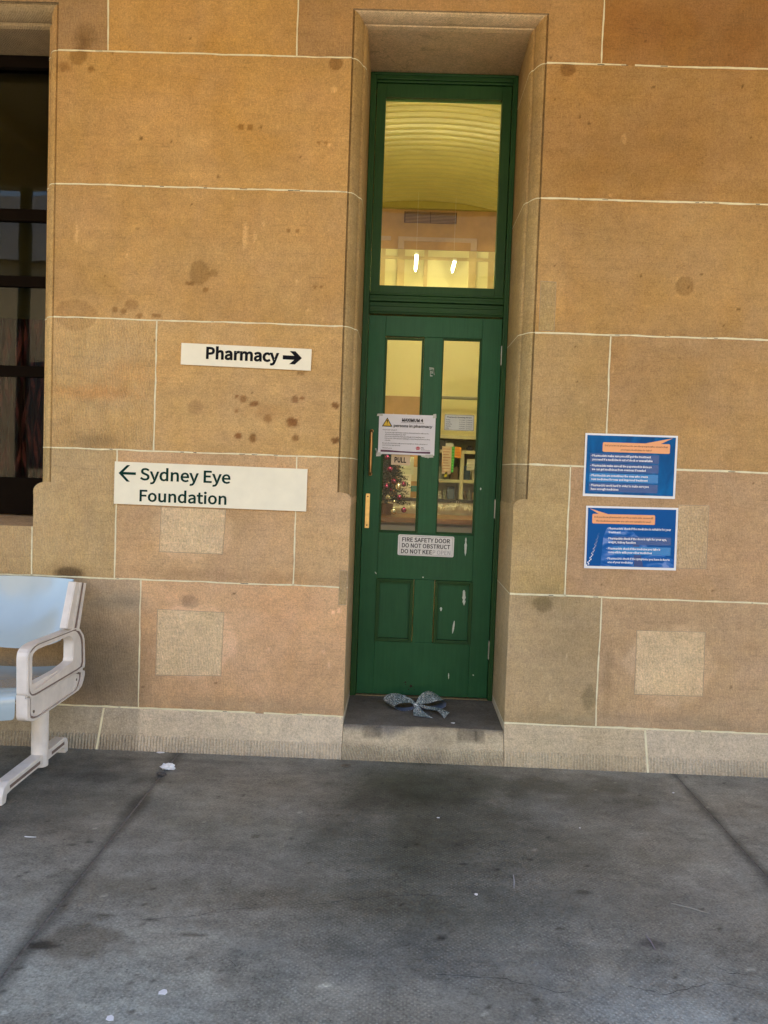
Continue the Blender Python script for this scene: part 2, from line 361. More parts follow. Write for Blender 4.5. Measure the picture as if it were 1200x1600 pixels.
def wall_col(base):
    base = np.array(base, float)
    def fn(X, Y, Z):
        C = np.repeat(base[None, :], len(X), 0)
        n1 = fbm(X*1.7+5, Z*1.7, 3, 4); n2 = fbm(X*.9, Z*9, 9, 4); n3 = fbm(X*5, Z*5, 21, 4)
        k = 1+(n1-.5)*.24+(n2-.5)*.13+(n3-.5)*.18
        C[:, :3] *= k[:, None]
        warm = (fbm(X*1.3+9, Z*3.2, 33, 4)-.5)
        C[:, 0] *= 1+warm*.06; C[:, 2] *= 1-warm*.20
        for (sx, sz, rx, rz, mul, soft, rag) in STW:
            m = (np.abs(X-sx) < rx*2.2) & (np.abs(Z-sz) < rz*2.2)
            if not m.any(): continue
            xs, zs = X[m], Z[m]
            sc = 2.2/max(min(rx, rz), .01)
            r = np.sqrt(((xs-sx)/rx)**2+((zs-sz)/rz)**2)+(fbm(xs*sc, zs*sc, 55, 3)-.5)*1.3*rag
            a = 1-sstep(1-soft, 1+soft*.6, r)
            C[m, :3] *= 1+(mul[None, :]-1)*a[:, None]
        return C
    return fn
M_stone = stone_mat('sandstone'); M_comb = stone_mat('combed_sandstone', comb=True)
M_mortar = mat('lime_mortar', (.84, .73, .48), .9, noise=.18, nscale=30, bump=.4, bscale=300)
M_oldmortar = mat('grey_mortar', (.33, .29, .22), .95, noise=.3)
wall = thing('sandstone_wall', 'golden sandstone ashlar wall with cream pointing around the green door', 'wall', (0, 0, 0))
RES = .0085
def lin_(a, b, res=RES): return np.linspace(a, b, max(2, int(round((b-a)/res))+1))
face = MB(); face.col = (1, 1, 1, 0)
def facerect(x0, x1, z0, z1, tint, y=0.0):
    if x1-x0 < 1e-4 or z1-z0 < 1e-4: return
    far = x0 > 1.95 or x1 < -2.05
    r = RES if not far else .08
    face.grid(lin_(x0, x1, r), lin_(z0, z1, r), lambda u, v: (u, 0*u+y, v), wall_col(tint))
for (c, x0, x1, tint) in BL:
    z0, z1 = ZC[c], ZC[c+1]
    # split at 1.95 to keep far cells coarse
    segs = [(x0, x1)]
    if x0 < -2.0 < x1: segs = [(x0, -2.0), (-2.0, x1)]
    if x0 < 1.9 < x1: segs = [(x0, 1.9), (1.9, x1)]
    for (a, b) in segs:
        if c == 1:
            # door edge pieces above the stop, window above the sill
            lo, hi = z0, z1
            if b <= WX1+.001 and a < WX1: facerect(a, min(b, WX1), lo, WZB, tint); continue
            if a < WX1 < b:
                facerect(a, WX1, lo, WZB, tint); a2 = WX1
                facerect(a2, b, lo, STOP-.06, tint); facerect(a2+.083, b, STOP-.06, hi, tint); continue
            if abs(b-DX0) < 1e-6: facerect(a, b, lo, STOP-.06, tint); facerect(a, b-MW, STOP-.06, hi, tint); continue
            if abs(a-DX1) < 1e-6: facerect(a, b, lo, STOP-.06, tint); facerect(a+MW, b, STOP-.06, hi, tint); continue
            facerect(a, b, lo, hi, tint)
        elif c in (2, 3, 4):
            if abs(a-WX1) < 1e-6: a = WX1+.083
            facerect(a, b, z0, z1, tint)
        elif c == 5:
            def topcut(a, b):
                # cut the two heads out of the top course
                for lo, hi, zt in ((WX0-.083, WX1+.083, WZT+.075), (DX0-MW, DX1+MW, DZT+.036)):
                    if a < hi and b > lo:
                        topcut(a, lo) if a < lo else None
                        facerect(max(a, lo), min(b, hi), zt, z1, tint)
                        topcut(hi, b) if b > hi else None
                        return
                if b > a: facerect(a, b, z0, z1, tint)
            topcut(a, b)
        else: facerect(a, b, z0, z1, tint)
# square reveals below the stops
def reveal(x, y1, z0, z1, tint):
    face.grid(lin_(0, y1, .02), lin_(z0, z1, .02), lambda u, v: (0*u+x, u, v), wall_col(tint))
for z0, z1, tl, tr in ((ZC[0]-.0025, ZC[1], T(160, 134, 92, .3), T(166, 144, 102, .3)), (ZC[1], STOP-.06, T(165, 138, 92), T(170, 144, 96, .3))):
    reveal(DX0, .56, z0, z1, tl); reveal(DX1, .56, z0, z1, tr)
reveal(WX1, .42, WZB, STOP-.06, T(168, 140, 92))
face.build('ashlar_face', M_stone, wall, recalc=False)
# stops: squared corners with a rounded top
stp = MB(); stp.col = (1, 1, 1, 0)
def stop(xo, xi, dep, tint):               # xo: face side, xi: opening side
    sg = 1 if xi > xo else -1; xi += sg*.0015; w = xi-xo; r = abs(w)*.75
    pts = [(xo, STOP-.06), (xi, STOP-.06)]+[(xi-sg*r*(1-math.cos(a)), STOP-r*.7+r*.7*math.sin(a)) for a in np.linspace(0, PI/2, 7)]+[(xo, STOP)]
    n0 = len(stp.v); stp.prism(pts, 0, dep)
    for i in range(n0, len(stp.v)): stp.c[i] = tint
stop(DX0-MW, DX0, .56, T(176, 145, 100, .3)); stop(DX1+MW, DX1, .56, T(166, 141, 90, .3)); stop(WX1+.083, WX1, .42, T(170, 142, 92, .4))
stp.build('moulding_stop', M_stone, wall)
# mouldings: profile swept up, over and down
def moulding(name, x0, x1, zb, zt, wdt, headw, depth, fil, tints, headtint):
    prof = [(1, 0), (1, .010), (.93, .010), (.86, .006), (.72, .010), (.56, .022), (.42, .040), (.32, .058), (.26, .072), (.26, .080), (.10, .084), (0, fil), (0, depth)]
    m = MB(); m.col = (1, 1, 1, 0)
    def band(getp, ts, tintfn):
        nu = len(ts); np_ = len(prof); vs = []; cs = []
        for t in ts:
            for q in prof:
                p = getp(t, q); vs.append(p)
        V = np.array(vs); C = np.zeros((len(vs), 4))
        for i, t in enumerate(ts):
            C[i*np_:(i+1)*np_] = tintfn(t)
        C2 = wall_col((1, 1, 1, 1))(V[:, 0]*1+V[:, 1], V[:, 1], V[:, 2]); C[:, :3] *= C2[:, :3]
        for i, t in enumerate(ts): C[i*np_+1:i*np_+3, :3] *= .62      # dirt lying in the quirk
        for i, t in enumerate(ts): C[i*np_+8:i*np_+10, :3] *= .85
        o = len(m.v); m.v += V.tolist(); m.c += C.tolist()
        for i in range(nu-1):
            for k in range(np_-1): m.f.append((o+i*np_+k, o+(i+1)*np_+k, o+(i+1)*np_+k+1, o+i*np_+k+1)); m.m.append(0)
    def side(sg, xc):
        ts = sorted(set(list(np.arange(zb, zt, .03))+[zt]+[z+e for z in ZC for e in (-.001, .001) if zb < z < zt-.01]))
        def gp(t, q):
            u, v = q; f = (t-zb)/(zt-zb)
            z = t+(u*headw if t == zt else 0)
            return (xc+sg*u*wdt, v, z)
        def tf(t):
            for i in range(6):
                if ZC[i] <= t <= ZC[i+1]: return tints[sg][i]
            return tints[sg][5]
        band(gp, ts, tf)
    side(1, x1)
    if x0 > -3: side(-1, x0)
    ts = np.linspace(0, 1, 40)
    def gh(t, q):
        u, v = q; xa, xb = x0-u*wdt, x1+u*wdt
        return (xa+(xb-xa)*t, v, zt+u*headw)
    band(gh, ts, lambda t: headtint)
    o = len(m.v)
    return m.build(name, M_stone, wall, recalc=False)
tl = {-1: [T(150, 122, 80)]*2+[T(158, 130, 80), T(150, 120, 70), T(150, 118, 66), T(152, 118, 68)], 1: [T(150, 128, 84)]*2+[T(158, 134, 84), T(160, 132, 80), T(156, 124, 72), T(156, 120, 70)]}
moulding('door_moulding', DX0, DX1, STOP-.055, DZT, MW, .036, .56, .11, tl, T(186, 164, 122, .5))
tw = {-1: tl[-1], 1: [T(165, 135, 80)]*2+[T(178, 146, 86), T(178, 140, 78), T(176, 135, 72), T(165, 125, 72)]}
moulding('window_moulding', WX0, WX1, STOP-.055, WZT, .083, .075, .42, .10, tw, T(150, 126, 86, .4))
# core of the wall behind the faces
core = MB()
for a in ((-6, WX0-.09, .02, .42, 0, 3.9), (WX1+.09, DX0-MW-.005, .02, .56, 0, 3.9), (DX1+MW+.005, 6, .02, .56, 0, 3.9), (WX0-.09, WX1+.09, .02, .42, 0, WZB-.08), (WX0-.09, WX1+.09, .02, .42, WZT+.08, 3.9),
          (DX0-MW, DX1+MW, .02, .56, DZT+.04, 3.9), (DX0-MW-.004, DX0-.003, .06, .56, .0, STOP-.07), (DX1+.003, DX1+MW+.004, .06, .56, .0, STOP-.07), (-6, 6, .02, .5, 3.905, 5.2)):
    core.box(*a)
core.box(-6, 6, -.001, .02, 3.872, 5.2)
core.box(-6, -3.6, 0, .019, 0, 3.87); core.box(3.2, 6, 0, .019, 0, 3.87)
core.build('wall_core', mat('rubble_core', tuple(srgb(160, 120, 70)), .95), wall)
# mortar: wobbly raised ribbons
mo = MB()
def ribbon(pts, w=.0075, y=-.0016, gapp=.004, depthdir=None):
    """pts: list of (x,y,z); horizontal or vertical run"""
    p0, p1 = np.array(pts[0], float), np.array(pts[-1], float); L = np.linalg.norm(p1-p0); n = max(2, int(L/.02))
    d = (p1-p0)/L; vert = abs(d[2]) > .7
    side = np.array((1., 0, 0)) if vert else np.array((0, 0, 1.))
    prev = None; s0 = random.randint(0, 999)
    run = []
    def flush():
        if len(run) > 1:
            vs = []
            for a, b in run: vs += [a, b]
            mo.add(vs, [(2*i, 2*i+1, 2*i+3, 2*i+2) for i in range(len(run)-1)])
        run.clear()
    for i in range(n+1):
        t = i/n; c = p0+d*L*t+side*(float(fbm(np.array([t*L*9.]), np.array([s0*1.]), s0, 3)[0])-.5)*.006
        ww = w*(.55+.9*float(fbm(np.array([t*L*25.]), np.array([3.]), s0+5, 3)[0]))
        if random.random() < gapp*.5: flush(); continue
        a = c-side*ww/2; b = c+side*ww/2
        run.append(((a[0], a[1]+y, a[2]), (b[0], b[1]+y, b[2])))
    flush()
def hjoint(z, x0, x1, **k): ribbon([(x0, 0, z), (x1, 0, z)], **k)
def vjoint(x, z0, z1, **k): ribbon([(x, 0, z0), (x, 0, z1)], **k)
for i, z in enumerate(ZC[:6]):
    le = -3.6 if z in (ZC[0], ZC[1]) else WX1+.083
    re = DX0 if i < 2 else DX0-MW
    rs = DX1 if i < 2 else DX1+MW
    hjoint(z, le, re, w=.0092 if i in (0,) else .0066); hjoint(z, rs, 3.2, w=.0092 if i == 0 else .0080, gapp=.006)
for px, py, c in ((218, 1005, 0), (935, 1040, 0), (180, 850, 1), (461, 820, 1), (887, 830, 1), (243, 600, 2), (951, 600, 2), (169, 40, 5), (465, 40, 5), (942, 50, 5)):
    vjoint(XJ(px, py), ZC[c], ZC[c+1], w=.0066, gapp=.002)
vjoint(XJ(50, 860), ZC[1], WZB, w=.007)
# joints across mouldings and reveals
def mjoint(xc, sg, z, wdt, fil, dep):
    prof = [(1, 0), (.93, .008), (.86, .005), (.72, .009), (.56, .021), (.42, .039), (.32, .057), (.24, .074), (.10, .083), (0, fil), (0, dep)]
    for (u0, v0), (u1, v1) in zip(prof[:-1], prof[1:]):
        e = .0015; h = .0022
        a = (xc+sg*u0*wdt-sg*e*.6, v0-e, z); b = (xc+sg*u1*wdt-sg*e*.6, v1-e, z)
        mo.add([(a[0], a[1], a[2]-h), (b[0], b[1], b[2]-h), (b[0], b[1], b[2]+h), (a[0], a[1], a[2]+h)], [(0, 1, 2, 3)])
for z in ZC[2:6]:
    mjoint(DX1, 1, z, MW, .11, .5); mjoint(DX0, -1, z, MW, .11, .5); mjoint(WX1, 1, z, .083, .10, .3)
mo.add([(DX1-.0015, 0, ZC[1]-.0025), (DX1-.0015, .5, ZC[1]-.0025), (DX1-.0015, .5, ZC[1]+.0025), (DX1-.0015, 0, ZC[1]+.0025)], [(0, 1, 2, 3)])
mo.add([(DX1-.0015, 0, ZC[0]-.003), (DX1-.0015, .5, ZC[0]-.003), (DX1-.0015, .5, ZC[0]+.002), (DX1-.0015, 0, ZC[0]+.002)], [(0, 1, 2, 3)])
mo.build('mortar_joint', M_mortar, wall, recalc=False)
# dark dirt caught along joints
dj = MB()
random.seed(12)
for i in range(46):
    z = random.choice(ZC[:6]); x = random.choice([random.uniform(.65, 1.8), random.uniform(-1.6, -.3)]); L = random.uniform(.008, .035)
    hh = random.uniform(.0015, .0032)
    dj.box(x, x+L, -.0024, -.0003, z-hh+.001, z+.001)
dj.build('joint_dirt', mat('dark_dirt', (.10, .08, .06), .95), wall)

M_pj = mat('patch_mortar', (.40, .32, .21), .95, noise=.3, nscale=60)
# squared repairs, pale tooled stone let into the face
def patch(pxs, tint, y=.0018):
    q = [P(a, b) for a, b in pxs]; m = MB(); m.col = (1, 1, 1, 0)
    q = np.array(q)
    def fn(u, v):
        x = (1-u)*(1-v)*q[0][0]+u*(1-v)*q[1][0]+u*v*q[2][0]+(1-u)*v*q[3][0]
        z = (1-u)*(1-v)*q[0][1]+u*(1-v)*q[1][1]+u*v*q[2][1]+(1-u)*v*q[3][1]
        edge = np.minimum(np.minimum(u, 1-u), np.minimum(v, 1-v))
        return x, np.where(edge < 1e-6, .002, -y), z
    def cf(X, Y, Z):
        C = np.repeat(np.array(tint)[None, :], len(X), 0)
        k = 1+(fbm(X*4, Z*9, 8, 4)-.5)*.3; C[:, :3] *= k[:, None]; return C
    us = np.concatenate([[0, .012], np.linspace(.04, .96, 26), [.988, 1]])
    m.grid(us, us, fn, cf)
    m.build('stone_patch', M_stone, wall)
    e = MB()                                # fine dark joint round the patch
    pts = [(a[0], a[1]) for a in q]
    for i in range(4):
        a, b = np.array(pts[i]), np.array(pts[(i+1) % 4]); d = (b-a)/np.linalg.norm(b-a); nrm = np.array((-d[1], d[0]))*.0011
        e.prism([tuple(a-nrm), tuple(b-nrm), tuple(b+nrm), tuple(a+nrm)], -.0008, .002)
    e.build('patch_joint', M_pj, wall)
PT = T(192, 170, 126, .5)
patch([(243, 1055), (345, 1056), (350, 957), (246, 952)], PT)
patch([(249, 862), (348, 866), (353, 796), (252, 792)], T(194, 170, 126, .7))
patch([(991, 1085), (1098, 1088), (1102, 988), (995, 985)], PT)
patch([(1052, 888), (1103, 889), (1108, 790), (1060, 789)], T(178, 154, 112, .8))
patch([(842, 516), (866, 517), (869, 441), (845, 439)], T(160, 134, 84, .6))
patch([(529, 945), (541, 945), (543, 892), (531, 891)], T(160, 134, 90, .5))

# plinth, battered, with combed band
pl = MB(); pl.col = (1, 1, 1, 0)
def plinth(x0, x1, tint):
    prof = [(0, .1915), (-.008, .186), (-.030, .070), (-.034, .062), (-.046, .0)]
    # solid look: face strip with band tint
    xs = lin_(x0, x1, .02)
    for (y0, z0), (y1, z1) in zip(prof[:-1], prof[1:]):
        band = z1 < .065
        def cf(X, Y, Z, band=band):
            C = np.repeat(np.array(tint)[None, :], len(X), 0)
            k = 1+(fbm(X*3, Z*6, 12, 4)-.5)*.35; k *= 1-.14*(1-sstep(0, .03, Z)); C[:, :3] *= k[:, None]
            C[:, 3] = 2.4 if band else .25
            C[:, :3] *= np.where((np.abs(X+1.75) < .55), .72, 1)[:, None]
            return C
        pl.cur = 1 if band else 0
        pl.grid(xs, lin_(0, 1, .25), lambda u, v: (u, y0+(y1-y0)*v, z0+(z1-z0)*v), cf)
    pl.cur = 0
PTINT = T(176, 164, 136, .25)
JL, JR = -1.38, 1.20
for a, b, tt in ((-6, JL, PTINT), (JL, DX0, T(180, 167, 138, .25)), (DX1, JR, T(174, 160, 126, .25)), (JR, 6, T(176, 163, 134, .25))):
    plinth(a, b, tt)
# plinth return ends at the step
for x in (DX0, DX1):
    pl.add([(x, .0, .1915), (x, -.008, .186), (x, -.030, .07), (x, -.046, 0), (x, .6, 0), (x, .6, .1915)], [(0, 1, 2, 3, 4, 5)], PTINT)
pl.build('plinth', [M_stone, M_comb], wall, recalc=False)
pj = MB()
for x in (JL, JR):
    d = -.018 if x < 0 else .012
    pj.add([(x-.005, -.001, .19), (x+.005, -.001, .19), (x+.005+d, -.0465, 0), (x-.005+d, -.0465, 0), (x-.005, -.0095, .186), (x+.005, -.0095, .186)], [(0, 1, 5, 4), (4, 5, 2, 3)])
pj.build('plinth_joint', M_mortar, wall, recalc=False)

# window sill
sl = MB(); sl.col = T(168, 140, 100, .3)
sl.prism_x([(0.001, WZB-.1), (0.001, WZB), (.42, P(20, 803, .35)[1]-.004), (.42, WZB-.1)], WX0, WX1-.002)
for i in range(len(sl.c)): sl.c[i] = sl.col
sl.build('window_sill', M_stone, wall)

# ================================================================== DOORSTEP
stepb = MB(); stepb.col = (1, 1, 1, 0)
def stepcol(X, Y, Z):
    n = fbm(X*5, Y*9+Z*7, 4, 4); C = np.ones((len(X), 4)); top = (Z > DZS-.006)
    dark = np.array(lin((116, 110, 100))); pale = np.array(lin((194, 178, 148)))
    edge = sstep(.03, -.02, Y+(n-.5)*.09)
    wear = np.clip(edge, 0, 1)
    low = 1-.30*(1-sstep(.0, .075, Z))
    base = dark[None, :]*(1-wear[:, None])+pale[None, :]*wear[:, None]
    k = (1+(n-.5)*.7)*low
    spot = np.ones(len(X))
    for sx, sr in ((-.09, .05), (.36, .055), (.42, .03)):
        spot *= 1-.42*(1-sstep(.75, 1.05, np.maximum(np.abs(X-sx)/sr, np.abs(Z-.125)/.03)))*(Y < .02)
    C[:, :3] = base*k[:, None]*spot[:, None]; C[:, 3] = np.where(Z < .07, 1.6, .2); return C
sx0, sx1 = DX0+.002, DX1-.002
prof = [(.56, DZS), (.012, DZS-.004), (.0, DZS-.012), (-.012, DZS-.028), (-.030, .075), (-.036, .066), (-.046, 0)]
for (y0, z0), (y1, z1) in zip(prof[:-1], prof[1:]):
    L = math.hypot(y1-y0, z1-z0)
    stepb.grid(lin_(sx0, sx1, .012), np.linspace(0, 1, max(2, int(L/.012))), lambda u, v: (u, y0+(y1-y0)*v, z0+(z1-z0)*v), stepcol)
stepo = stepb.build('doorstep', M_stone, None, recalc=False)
tag(stepo, 'worn grey stone step with a pale nosing under the green door', 'step')

# ================================================================== FLOOR
def floor_mat():
    m, t, b = newmat('worn_concrete'); L = t.links
    b.inputs['Specular IOR Level'].default_value = .35
    at = nd(t, 'ShaderNodeAttribute', attribute_name='tint'); geo = nd(t, 'ShaderNodeNewGeometry')
    sp = nd(t, 'ShaderNodeSeparateXYZ'); L.new(geo.outputs['Position'], sp.inputs[0])
    def M(op, a, b_=None):
        n = nd(t, 'ShaderNodeMath', operation=op)
        for i, v in enumerate((a, b_)):
            if v is None: continue
            if isinstance(v, (int, float)): n.inputs[i].default_value = v
            else: L.new(v, n.inputs[i])
        return n.outputs[0]
    def noise(sc, det=4, vec=None, dist=0.):
        n = nd(t, 'ShaderNodeTexNoise', i_Scale=sc, i_Detail=float(det), i_Roughness=.65, i_Distortion=dist); L.new(vec or geo.outputs['Position'], n.inputs['Vector']); return n.outputs['Fac']
    c = 2*PI/.0175
    wx = M('ADD', M('MULTIPLY', sp.outputs['X'], c), M('MULTIPLY', noise(.9, 1), 3.0)); wy = M('ADD', M('MULTIPLY', sp.outputs['Y'], c), M('MULTIPLY', noise(1.1, 1), 3.0))
    dots = M('POWER', M('MAXIMUM', M('MULTIPLY', M('SINE', wx), M('SINE', wy)), 0.0), 1.2)
    mask = M('MULTIPLY', M('MULTIPLY', M('GREATER_THAN', noise(3.6, 6), .46), at.outputs['Alpha']), M('MAXIMUM', M('ADD', M('MULTIPLY', noise(45, 3), 4.0), -1.5), 0.0))
    dm = M('MULTIPLY', dots, mask)
    grain = noise(130, 4); mid = noise(28, 6, None, .5); big = noise(3.2, 6, None, .6)
    mp = nd(t, 'ShaderNodeMapping'); mp.inputs['Scale'].default_value = (3, 14, 1); L.new(geo.outputs['Position'], mp.inputs['Vector'])
    sweep = noise(1.6, 5, mp.outputs[0], .4)
    vor = nd(t, 'ShaderNodeTexVoronoi', i_Scale=55.0); L.new(geo.outputs['Position'], vor.inputs['Vector'])
    pit = M('MULTIPLY', M('LESS_THAN', vor.outputs['Distance'], M('MULTIPLY', noise(14, 2), .20)), -.35)
    f = M('ADD', M('MULTIPLY', M('SUBTRACT', grain, .5), 1.7), M('MULTIPLY', M('SUBTRACT', mid, .5), .85))
    f = M('ADD', f, M('MULTIPLY', M('SUBTRACT', big, .5), 1.0)); f = M('ADD', f, M('MULTIPLY', M('SUBTRACT', sweep, .5), .55))
    f = M('ADD', f, M('MULTIPLY', M('SUBTRACT', noise(75, 5), .5), .95)); f = M('ADD', f, M('MULTIPLY', M('SUBTRACT', noise(9, 7, None, 1.2), .5), .7))
    f = M('ADD', f, M('MULTIPLY', dm, .42)); f = M('ADD', f, pit)
    sc = nd(t, 'ShaderNodeVectorMath', operation='SCALE'); L.new(at.outputs['Color'], sc.inputs[0]); L.new(M('MAXIMUM', M('ADD', f, 1.0), .15), sc.inputs['Scale'])
    L.new(sc.outputs[0], b.inputs['Base Color'])
    L.new(M('ADD', M('MULTIPLY', mid, .35), .50), b.inputs['Roughness'])
    h = M('ADD', M('MULTIPLY', grain, .3), M('ADD', M('MULTIPLY', mid, .3), M('MULTIPLY', dm, .5)))
    bp = nd(t, 'ShaderNodeBump', i_Strength=.45, i_Distance=.003); L.new(M('ADD', h, pit), bp.inputs['Height']); L.new(bp.outputs['Normal'], b.inputs['Normal'])
    return m
FS = []
def fs(px, py, rx, ry, mul, soft=.8, rag=.5):    # rx, ry in metres on the floor
    x, y = G(px, py); FS.append((x, y, rx, ry, np.array(mul), soft, rag))
OL = (.42, .42, .36)
for a in [(660, 1225, .50, .34, (.36, .38, .32), .9, .4), (660, 1320, .52, .55, (.46, .48, .45), .95, .5), (700, 1430, .62, .40, (.66, .69, .70), .95, .6), (900, 1235, .34, .20, (.56, .55, .50), .9, .8), (860, 1330, .5, .3, (.78, .78, .76), .9, .8),
          (30, 1255, .5, .35, (.55, .56, .56), .8, .5), (110, 1200, .35, .18, (.55, .55, .55), .8, .6), (330, 1400, .6, .10, (.76, .74, .7), .8, .8), (120, 1475, .12, .10, (.62, .58, .54), .5, .6), (66, 1477, .045, .018, (.28, .28, .28), .3, .5),
          (350, 1290, .35, .18, (.84, .84, .8), .9, .8), (700, 1500, .5, .2, (.78, .8, .84), .9, .8), (640, 1250, .1, .8, (.8, .8, .76), .9, .7), (1000, 1420, .6, .25, (.84, .84, .84), .9, .8),
          (690, 1465, .016, .014, (.3, .28, .26), .3, .3), (912, 1394, .03, .018, (.45, .44, .42), .4, .6), (139, 1315, .014, .012, (.3, .3, .3), .3, .2), (110, 1320, .018, .006, (.4, .4, .4), .4, .6), (170, 1432, .05, .008, (.35, .33, .3), .4, .6), (245, 1436, .05, .007, (.4, .4, .4), .4, .6),
          (300, 1460, .05, .006, (.35, .34, .33), .4, .6), (360, 1515, .04, .06, (.7, .7, .7), .6, 1), (400, 1307, .02, .016, (.6, .58, .54), .4, .5), (340, 1245, .012, .012, (.45, .45, .45), .4, .3), (380, 1243, .014, .012, (.5, .5, .5), .4, .3),
          (200, 1215, .3, .06, (.7, .7, .7), .9, .8), (700, 1192, .5, .04, (.62, .6, .54), .9, .6), (1020, 1200, .4, .04, (.8, .78, .74), .9, .6), (330, 1190, .5, .03, (.75, .75, .75), .9, .6), (1020, 1475, .04, .02, (.6, .58, .62), .4, .5),
          (60, 1540, .5, .25, (1.22, 1.25, 1.26), 1, .8), (350, 1560, .4, .2, (1.12, 1.14, 1.15), 1, .8), (1000, 1590, .4, .2, (1.1, 1.14, 1.2), 1, .8), (1150, 1300, .3, .6, (1.15, 1.14, 1.1), 1, .6), (300, 1240, .5, .3, (1.12, 1.12, 1.08), 1, .8), (960, 1300, .3, .3, (1.06, 1.06, 1.03), 1, .6)]:
    fs(*a)
random.seed(9)
for i in range(130):
    px = random.uniform(0, 1200); py = 1200+400*random.random()**1.0; r = random.uniform(.003, .008)
    d = random.random() < .75
    fs(px, py, r*random.uniform(.8, 2), r, (.35, .34, .33) if d else (1.9, 1.9, 1.9), .4, .3)
def floor_col(X, Y, Z):
    base = np.array(lin((131, 129, 119)))
    C = np.ones((len(X), 4)); C[:, :3] = base
    k = 1+(fbm(X*1.4, Y*1.8, 41, 5)-.5)*.65+(fbm(X*7, Y*12, 44, 4)-.5)*.45
    C[:, :3] *= k[:, None]
    cool = sstep(-.6, -2.2, Y); C[:, 0] *= 1-.02*cool; C[:, 2] *= 1-.01*cool
    h = fbm(X*2.3+4, Y*2.1, 71, 4)-.5; C[:, 0] *= 1+h*.14; C[:, 2] *= 1-h*.16
    for (sx, sy, rx, ry, mul, soft, rag) in FS:
        m = (np.abs(X-sx) < rx*2.2) & (np.abs(Y-sy) < ry*2.2)
        if not m.any(): continue
        xs, ys = X[m], Y[m]; s = min(2.2/max(min(rx, ry), .01), 14)
        r = np.sqrt(((xs-sx)/rx)**2+((ys-sy)/ry)**2)+(fbm(xs*s, ys*s, 61, 4)-.5)*2*rag
        a = 1-sstep(1-soft, 1+soft*.5, r); C[m, :3] *= 1+(mul[None, :]-1)*a[:, None]
    # trowelled margins along the two joints
    for gx in (-1.003, 1.332):
        e = np.abs(X-gx); C[:, :3] *= (1-.55*(1-sstep(.002, .05, e+(fbm(X*6, Y*6, 5, 3)-.5)*.05)))[:, None]
    # texture mask: dimples strongest in front of the door
    C[:, 3] = .45+1.2*np.exp(-((X-.25)/.9)**2)
    C[:, 3] *= sstep(.03, .07, np.minimum(np.abs(X+1.003), np.abs(X-1.332)))
    return C
fl = MB(); fl.col = (1, 1, 1, 0)
for x0, x1 in ((-2.3, -1.003-.004), (-1.003+.004, 1.332-.004), (1.332+.004, 2.3)):
    fl.grid(lin_(x0, x1, .014), lin_(-3.2, .0, .014), lambda u, v: (u, v, 0*u), floor_col)
for a in ((-9, -2.3, -3.2, 0), (2.3, 9, -3.2, 0), (-9, 9, -5.0, -3.2)):
    fl.grid(lin_(a[0], a[1], .25), lin_(a[2], a[3], .25), lambda u, v: (u, v, 0*u), floor_col)
for gx in (-1.003, 1.332):                 # groove walls and bottoms
    for s in (-1, 1):
        fl.grid(np.array([0, 1.]), lin_(-3.2, 0, .2), lambda u, v: (gx+s*.004+0*u, v, -.0015*u), lambda X, Y, Z: np.repeat(np.array([[.15, .143, .13, 0]]), len(X), 0))
    fl.grid(lin_(gx-.004, gx+.004, .012), lin_(-3.2, 0, .2), lambda u, v: (u, v, 0*u-.0015), lambda X, Y, Z: np.repeat(np.array([[.15, .143, .13, 0]]), len(X), 0))
fo = fl.build('pavement', floor_mat(), None, origin=(0, 0, 0), recalc=False); tag(fo, kind='structure', label='worn grey concrete veranda floor with two sawn joints')
g = MB(); g.box(-120, 120, -150, -5.0, -.3, -.12); g.box(-120, 120, -5.0, 120, -.5, -.3)
go = g.build('ground', mat('courtyard_paving', (.24, .215, .18), .9, noise=.2, nscale=2), None, origin=(0, 0, 0)); tag(go, kind='structure')

# hairline cracks
random.seed(14)
M_crack = mat('crack_dark', (.035, .033, .03), .95)
for pts in ([(455, 1418), (560, 1405), (640, 1398), (720, 1402)], [(980, 1540), (1040, 1555), (1110, 1535), (1200, 1548)], [(1110, 1505), (1140, 1520), (1180, 1526)], [(230, 1436), (300, 1432), (370, 1420), (425, 1417)], [(680, 1522), (790, 1530), (880, 1552), (900, 1545)], [(355, 1495), (368, 1512), (376, 1530)]):
    P0 = []
    for (a, b), (c, d) in zip(pts[:-1], pts[1:]):
        for k in range(8): t = k/8; P0.append(G(a+(c-a)*t+random.uniform(-2, 2), b+(d-b)*t+random.uniform(-1.5, 1.5)))
    P0.append(G(*pts[-1])); m = MB(); vs = []
    for i, (x, y) in enumerate(P0):
        w_ = .0011*random.uniform(.3, 1.2)*min(1, (len(P0)-1-i)/4+.1)
        vs += [(x, y-w_, .0006), (x, y+w_, .0006)]
    m.add(vs, [(2*i, 2*i+2, 2*i+3, 2*i+1) for i in range(len(P0)-1)]); m.build('crack', M_crack, fo, recalc=False)

# ================================================================== VERANDA AND COURTYARD (behind the camera)
ver = thing('veranda_roof', 'cream boarded veranda roof above the pavement', 'roof', (0, -2.5, 0))
v = MB(); v.box(-9, 9, -3.3, -.003, 4.35, 4.43)
for k in range(14): v.box(-9+k*1.35, -8.93+k*1.35, -3.29, -.01, 4.25, 4.347)
v.build('roof_boards', mat('cream_boards', (.62, .46, .22), .6), ver)
v = MB(); v.box(-9, 9, -3.45, -3.303, 3.95, 4.43); v.build('fascia_beam', mat('beam_paint', (.5, .42, .28), .5), ver)
for x in (-7.5, -3.7, 3.9, 7.6):
    v = MB(); v.tube([(x, -3.38, -.01), (x, -3.38, 3.95)], .06, 12); v.box(x-.1, x+.1, -3.48, -3.28, 0, .25); v.build('roof_post', mat('post_paint', (.09, .16, .11), .5), ver)
ob = thing('courtyard_building', 'long sandstone range with a gabled centre across the courtyard', 'building', (0, -20, 0))
